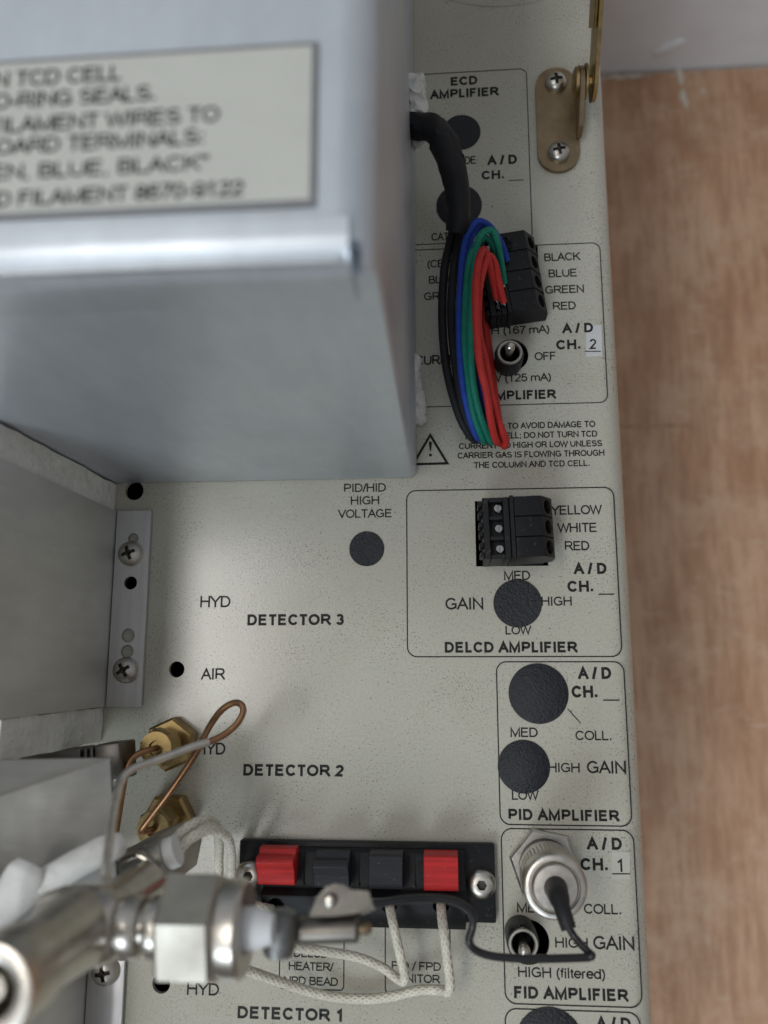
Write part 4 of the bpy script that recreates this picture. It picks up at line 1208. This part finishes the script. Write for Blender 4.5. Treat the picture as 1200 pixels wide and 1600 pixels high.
lathe(bm, c, ax, [(rH * .84, at(258)), (rH, at(267)), (rH, at(338)), (rH * .84, at(347))], 6, math.radians(72))
finish('hex_nut', bm, M['nut'], tee, angle=20)
bm = bmesh.new()
lathe(bm, c, ax, [(.0078, at(346)), (.0080, at(350)), (.0080, at(374)), (.0074, at(380)), (.0040, at(380)), (.0038, at(372))], 40)
finish('end_collar', bm, M['steel'], tee)
bm = bmesh.new()
lathe(bm, c, ax, [(.0035, at(366)), (.0035, at(392)), (.0027, at(412)), (.0024, at(420))], 36)
finish('white_insert', bm, M['ptfe'], tee)
ct = c + Vector((0, 0, .017))
bm = bmesh.new()
lathe(bm, ct, (0, 0, 1), [(.0060, 0), (.0062, .002), (.0066, .004), (.0068, .012), (.0064, .0135), (.0052, .0138), (.0040, .0134), (.0036, .011), (.0036, .002), (0, .002)], 44, cap=False)
finish('open_port', bm, M['steel'], tee)
bm = bmesh.new(); lathe(bm, ct, (0, 0, 1), [(.0022, .002), (.0022, .0115), (.0018, .0122), (0, .0122)], 28); finish('centre_pin', bm, M['steel'], tee)

# ------------------------------------------------------------------ spring clip on the insert
ZK = .076
cl = thing('wire_clip', 'small blurred metal spring clip gripping the end of the white insert', 'clip', P(510, 1440, ZK))
bm = bmesh.new(); kd = P(435, 1496, ZK + .003) - P(440, 1422, ZK + .003)
lathe(bm, P(440, 1422, ZK + .003), kd, [(.0018, 0), (.0027, .0005), (.0029, .002), (.0029, kd.length * .8), (.0025, kd.length * .95), (.001, kd.length)], 28)
finish('clip_knob', bm, M['grey_knob'], cl)
pa = P(452, 1455, ZK); pb = P(560, 1451, ZK); d = pb - pa
bm = bmesh.new(); lathe(bm, pa, d, [(.0012, 0), (.0014, d.length * .1), (.0021, d.length * .12), (.0023, d.length * .16), (.0023, d.length * .97), (.0020, d.length), (.001, d.length)], 32)
finish('clip_barrel', bm, M['clip'], cl)
bm = bmesh.new(); lathe(bm, pb - d * .02, d, [(.0010, 0), (.0011, d.length * .14), (.0008, d.length * .2), (0, d.length * .22)], 20)
finish('clip_tip', bm, M['brass_dark'], cl)
for (dz, th_, q) in ((.0012, .0014, [(492, 1424), (500, 1402), (514, 1386), (536, 1384), (548, 1392), (574, 1394), (578, 1408), (556, 1420), (524, 1424)]),
                (-.0022, .0012, [(484, 1434), (496, 1418), (520, 1408), (566, 1410), (578, 1424), (552, 1436)])):
    bm = bmesh.new()
    pts = [P(a, b_, ZK + .001) for a, b_ in q]
    A = [bm.verts.new(v + Vector((0, 0, dz))) for v in pts]; B = [bm.verts.new(v + Vector((0, 0, dz - th_))) for v in pts]
    bm.faces.new(A); bm.faces.new(B)
    for i in range(len(pts)): bm.faces.new((A[i], A[(i + 1) % len(pts)], B[(i + 1) % len(pts)], B[i]))
    finish('clip_jaw', bm, M['clip'], cl, bev=.0005)
bm = bmesh.new(); p = P(518, 1403, ZK + .001); lathe(bm, p - Vector((0, 0, .005)), (0, 0, 1), [(.0012, 0), (.0012, .0066), (.0008, .0073), (0, .0075)], 24)
finish('rivet', bm, M['steel'], cl)

# ------------------------------------------------------------------ lid stay (hinge) at the top right
ca = P(868.5, 134, .0015); cb = P(873.5, 238, .0015)
stay = thing('lid_stay', 'brownish brass lid stay with two cross head screws and a rising arm', 'hinge', ((ca.x + cb.x) / 2, (ca.y + cb.y) / 2, 0))
r = mm(33.5, .001) * 1.045
xc = (ca.x + cb.x) / 2
out = [(xc + r * math.cos(t), ca.y + r * math.sin(t)) for t in [PI * k / 20 for k in range(21)]]
out += [(xc + r * math.cos(t), cb.y + r * math.sin(t)) for t in [PI + PI * k / 20 for k in range(21)]]
plate('base_plate', out, [], .0001, .0016, M['brass_dark'], stay)
xt = xc + r - .0009
ya = P(900, 216, .002).y; yb2 = P(902, 148, .002).y
bm = bmesh.new()                                                        # ear bent up from the plate
ear = [(ya, .0016), (ya + .0012, .006), (ya + .0105, .0135), (ya + .0145, .0140), (ya + .0175, .0115), (ya + .0178, .008), (yb2 + .001, .0016)]
A = [bm.verts.new((xt, y, z)) for y, z in ear]; B = [bm.verts.new((xt + .0016, y, z)) for y, z in ear]
bm.faces.new(A); bm.faces.new(B)
for i in range(len(ear)): bm.faces.new((A[i], A[(i + 1) % len(ear)], B[(i + 1) % len(ear)], B[i]))
finish('ear', bm, M['brass_dark'], stay, bev=.0003)
pv = Vector((xt, ya + .0135, .0095))
bm = bmesh.new(); lathe(bm, pv - Vector((.0016, 0, 0)), (1, 0, 0), [(.0030, 0), (.0042, .0006), (.0042, .0015), (.0018, .0015), (.0018, .0032), (.0050, .0034), (.0050, .0040), (.0018, .0040), (.0018, .0053), (.0042, .0053), (.0040, .0060), (.003, .0065), (0, .0066)], 36)
finish('pivot', bm, M['brass'], stay)
bm = bmesh.new()
dirv = Vector((0, .76, .65)).normalized(); nrm = Vector((0, -dirv.z, dirv.y))
xq = xt + .0026 + .0002
outl = [(-1, -.006)] 
L0 = .225; hw = .0058
pts = [pv + nrm * hw * math.cos(t) - dirv * hw * math.sin(t) for t in [PI * k / 14 for k in range(15)]]
pts = pts + [pv - nrm * hw + dirv * L0, pv + nrm * hw + dirv * L0]
for xo, wdt in ((.0013, .0009), (.0024, .0012)):
    sub = pts if xo > .002 else [pv + nrm * hw * .8 + dirv * .014, pv - nrm * hw * .8 + dirv * .014, pv - nrm * hw * .8 + dirv * L0, pv + nrm * hw * .8 + dirv * L0]
    A = [bm.verts.new((xt + xo + .0015, v.y, v.z)) for v in sub]; B = [bm.verts.new((xt + xo + .0015 + wdt, v.y, v.z)) for v in sub]
    bm.faces.new(A); bm.faces.new(B)
    for i in range(len(sub)): bm.faces.new((A[i], A[(i + 1) % len(sub)], B[(i + 1) % len(sub)], B[i]))
finish('arm', bm, M['brass'], stay, bev=.0002)
pan_screw(stay, 869, 126, .0016, 18.5, .1); pan_screw(stay, 873.5, 235.5, .0016, 18.5, .15)
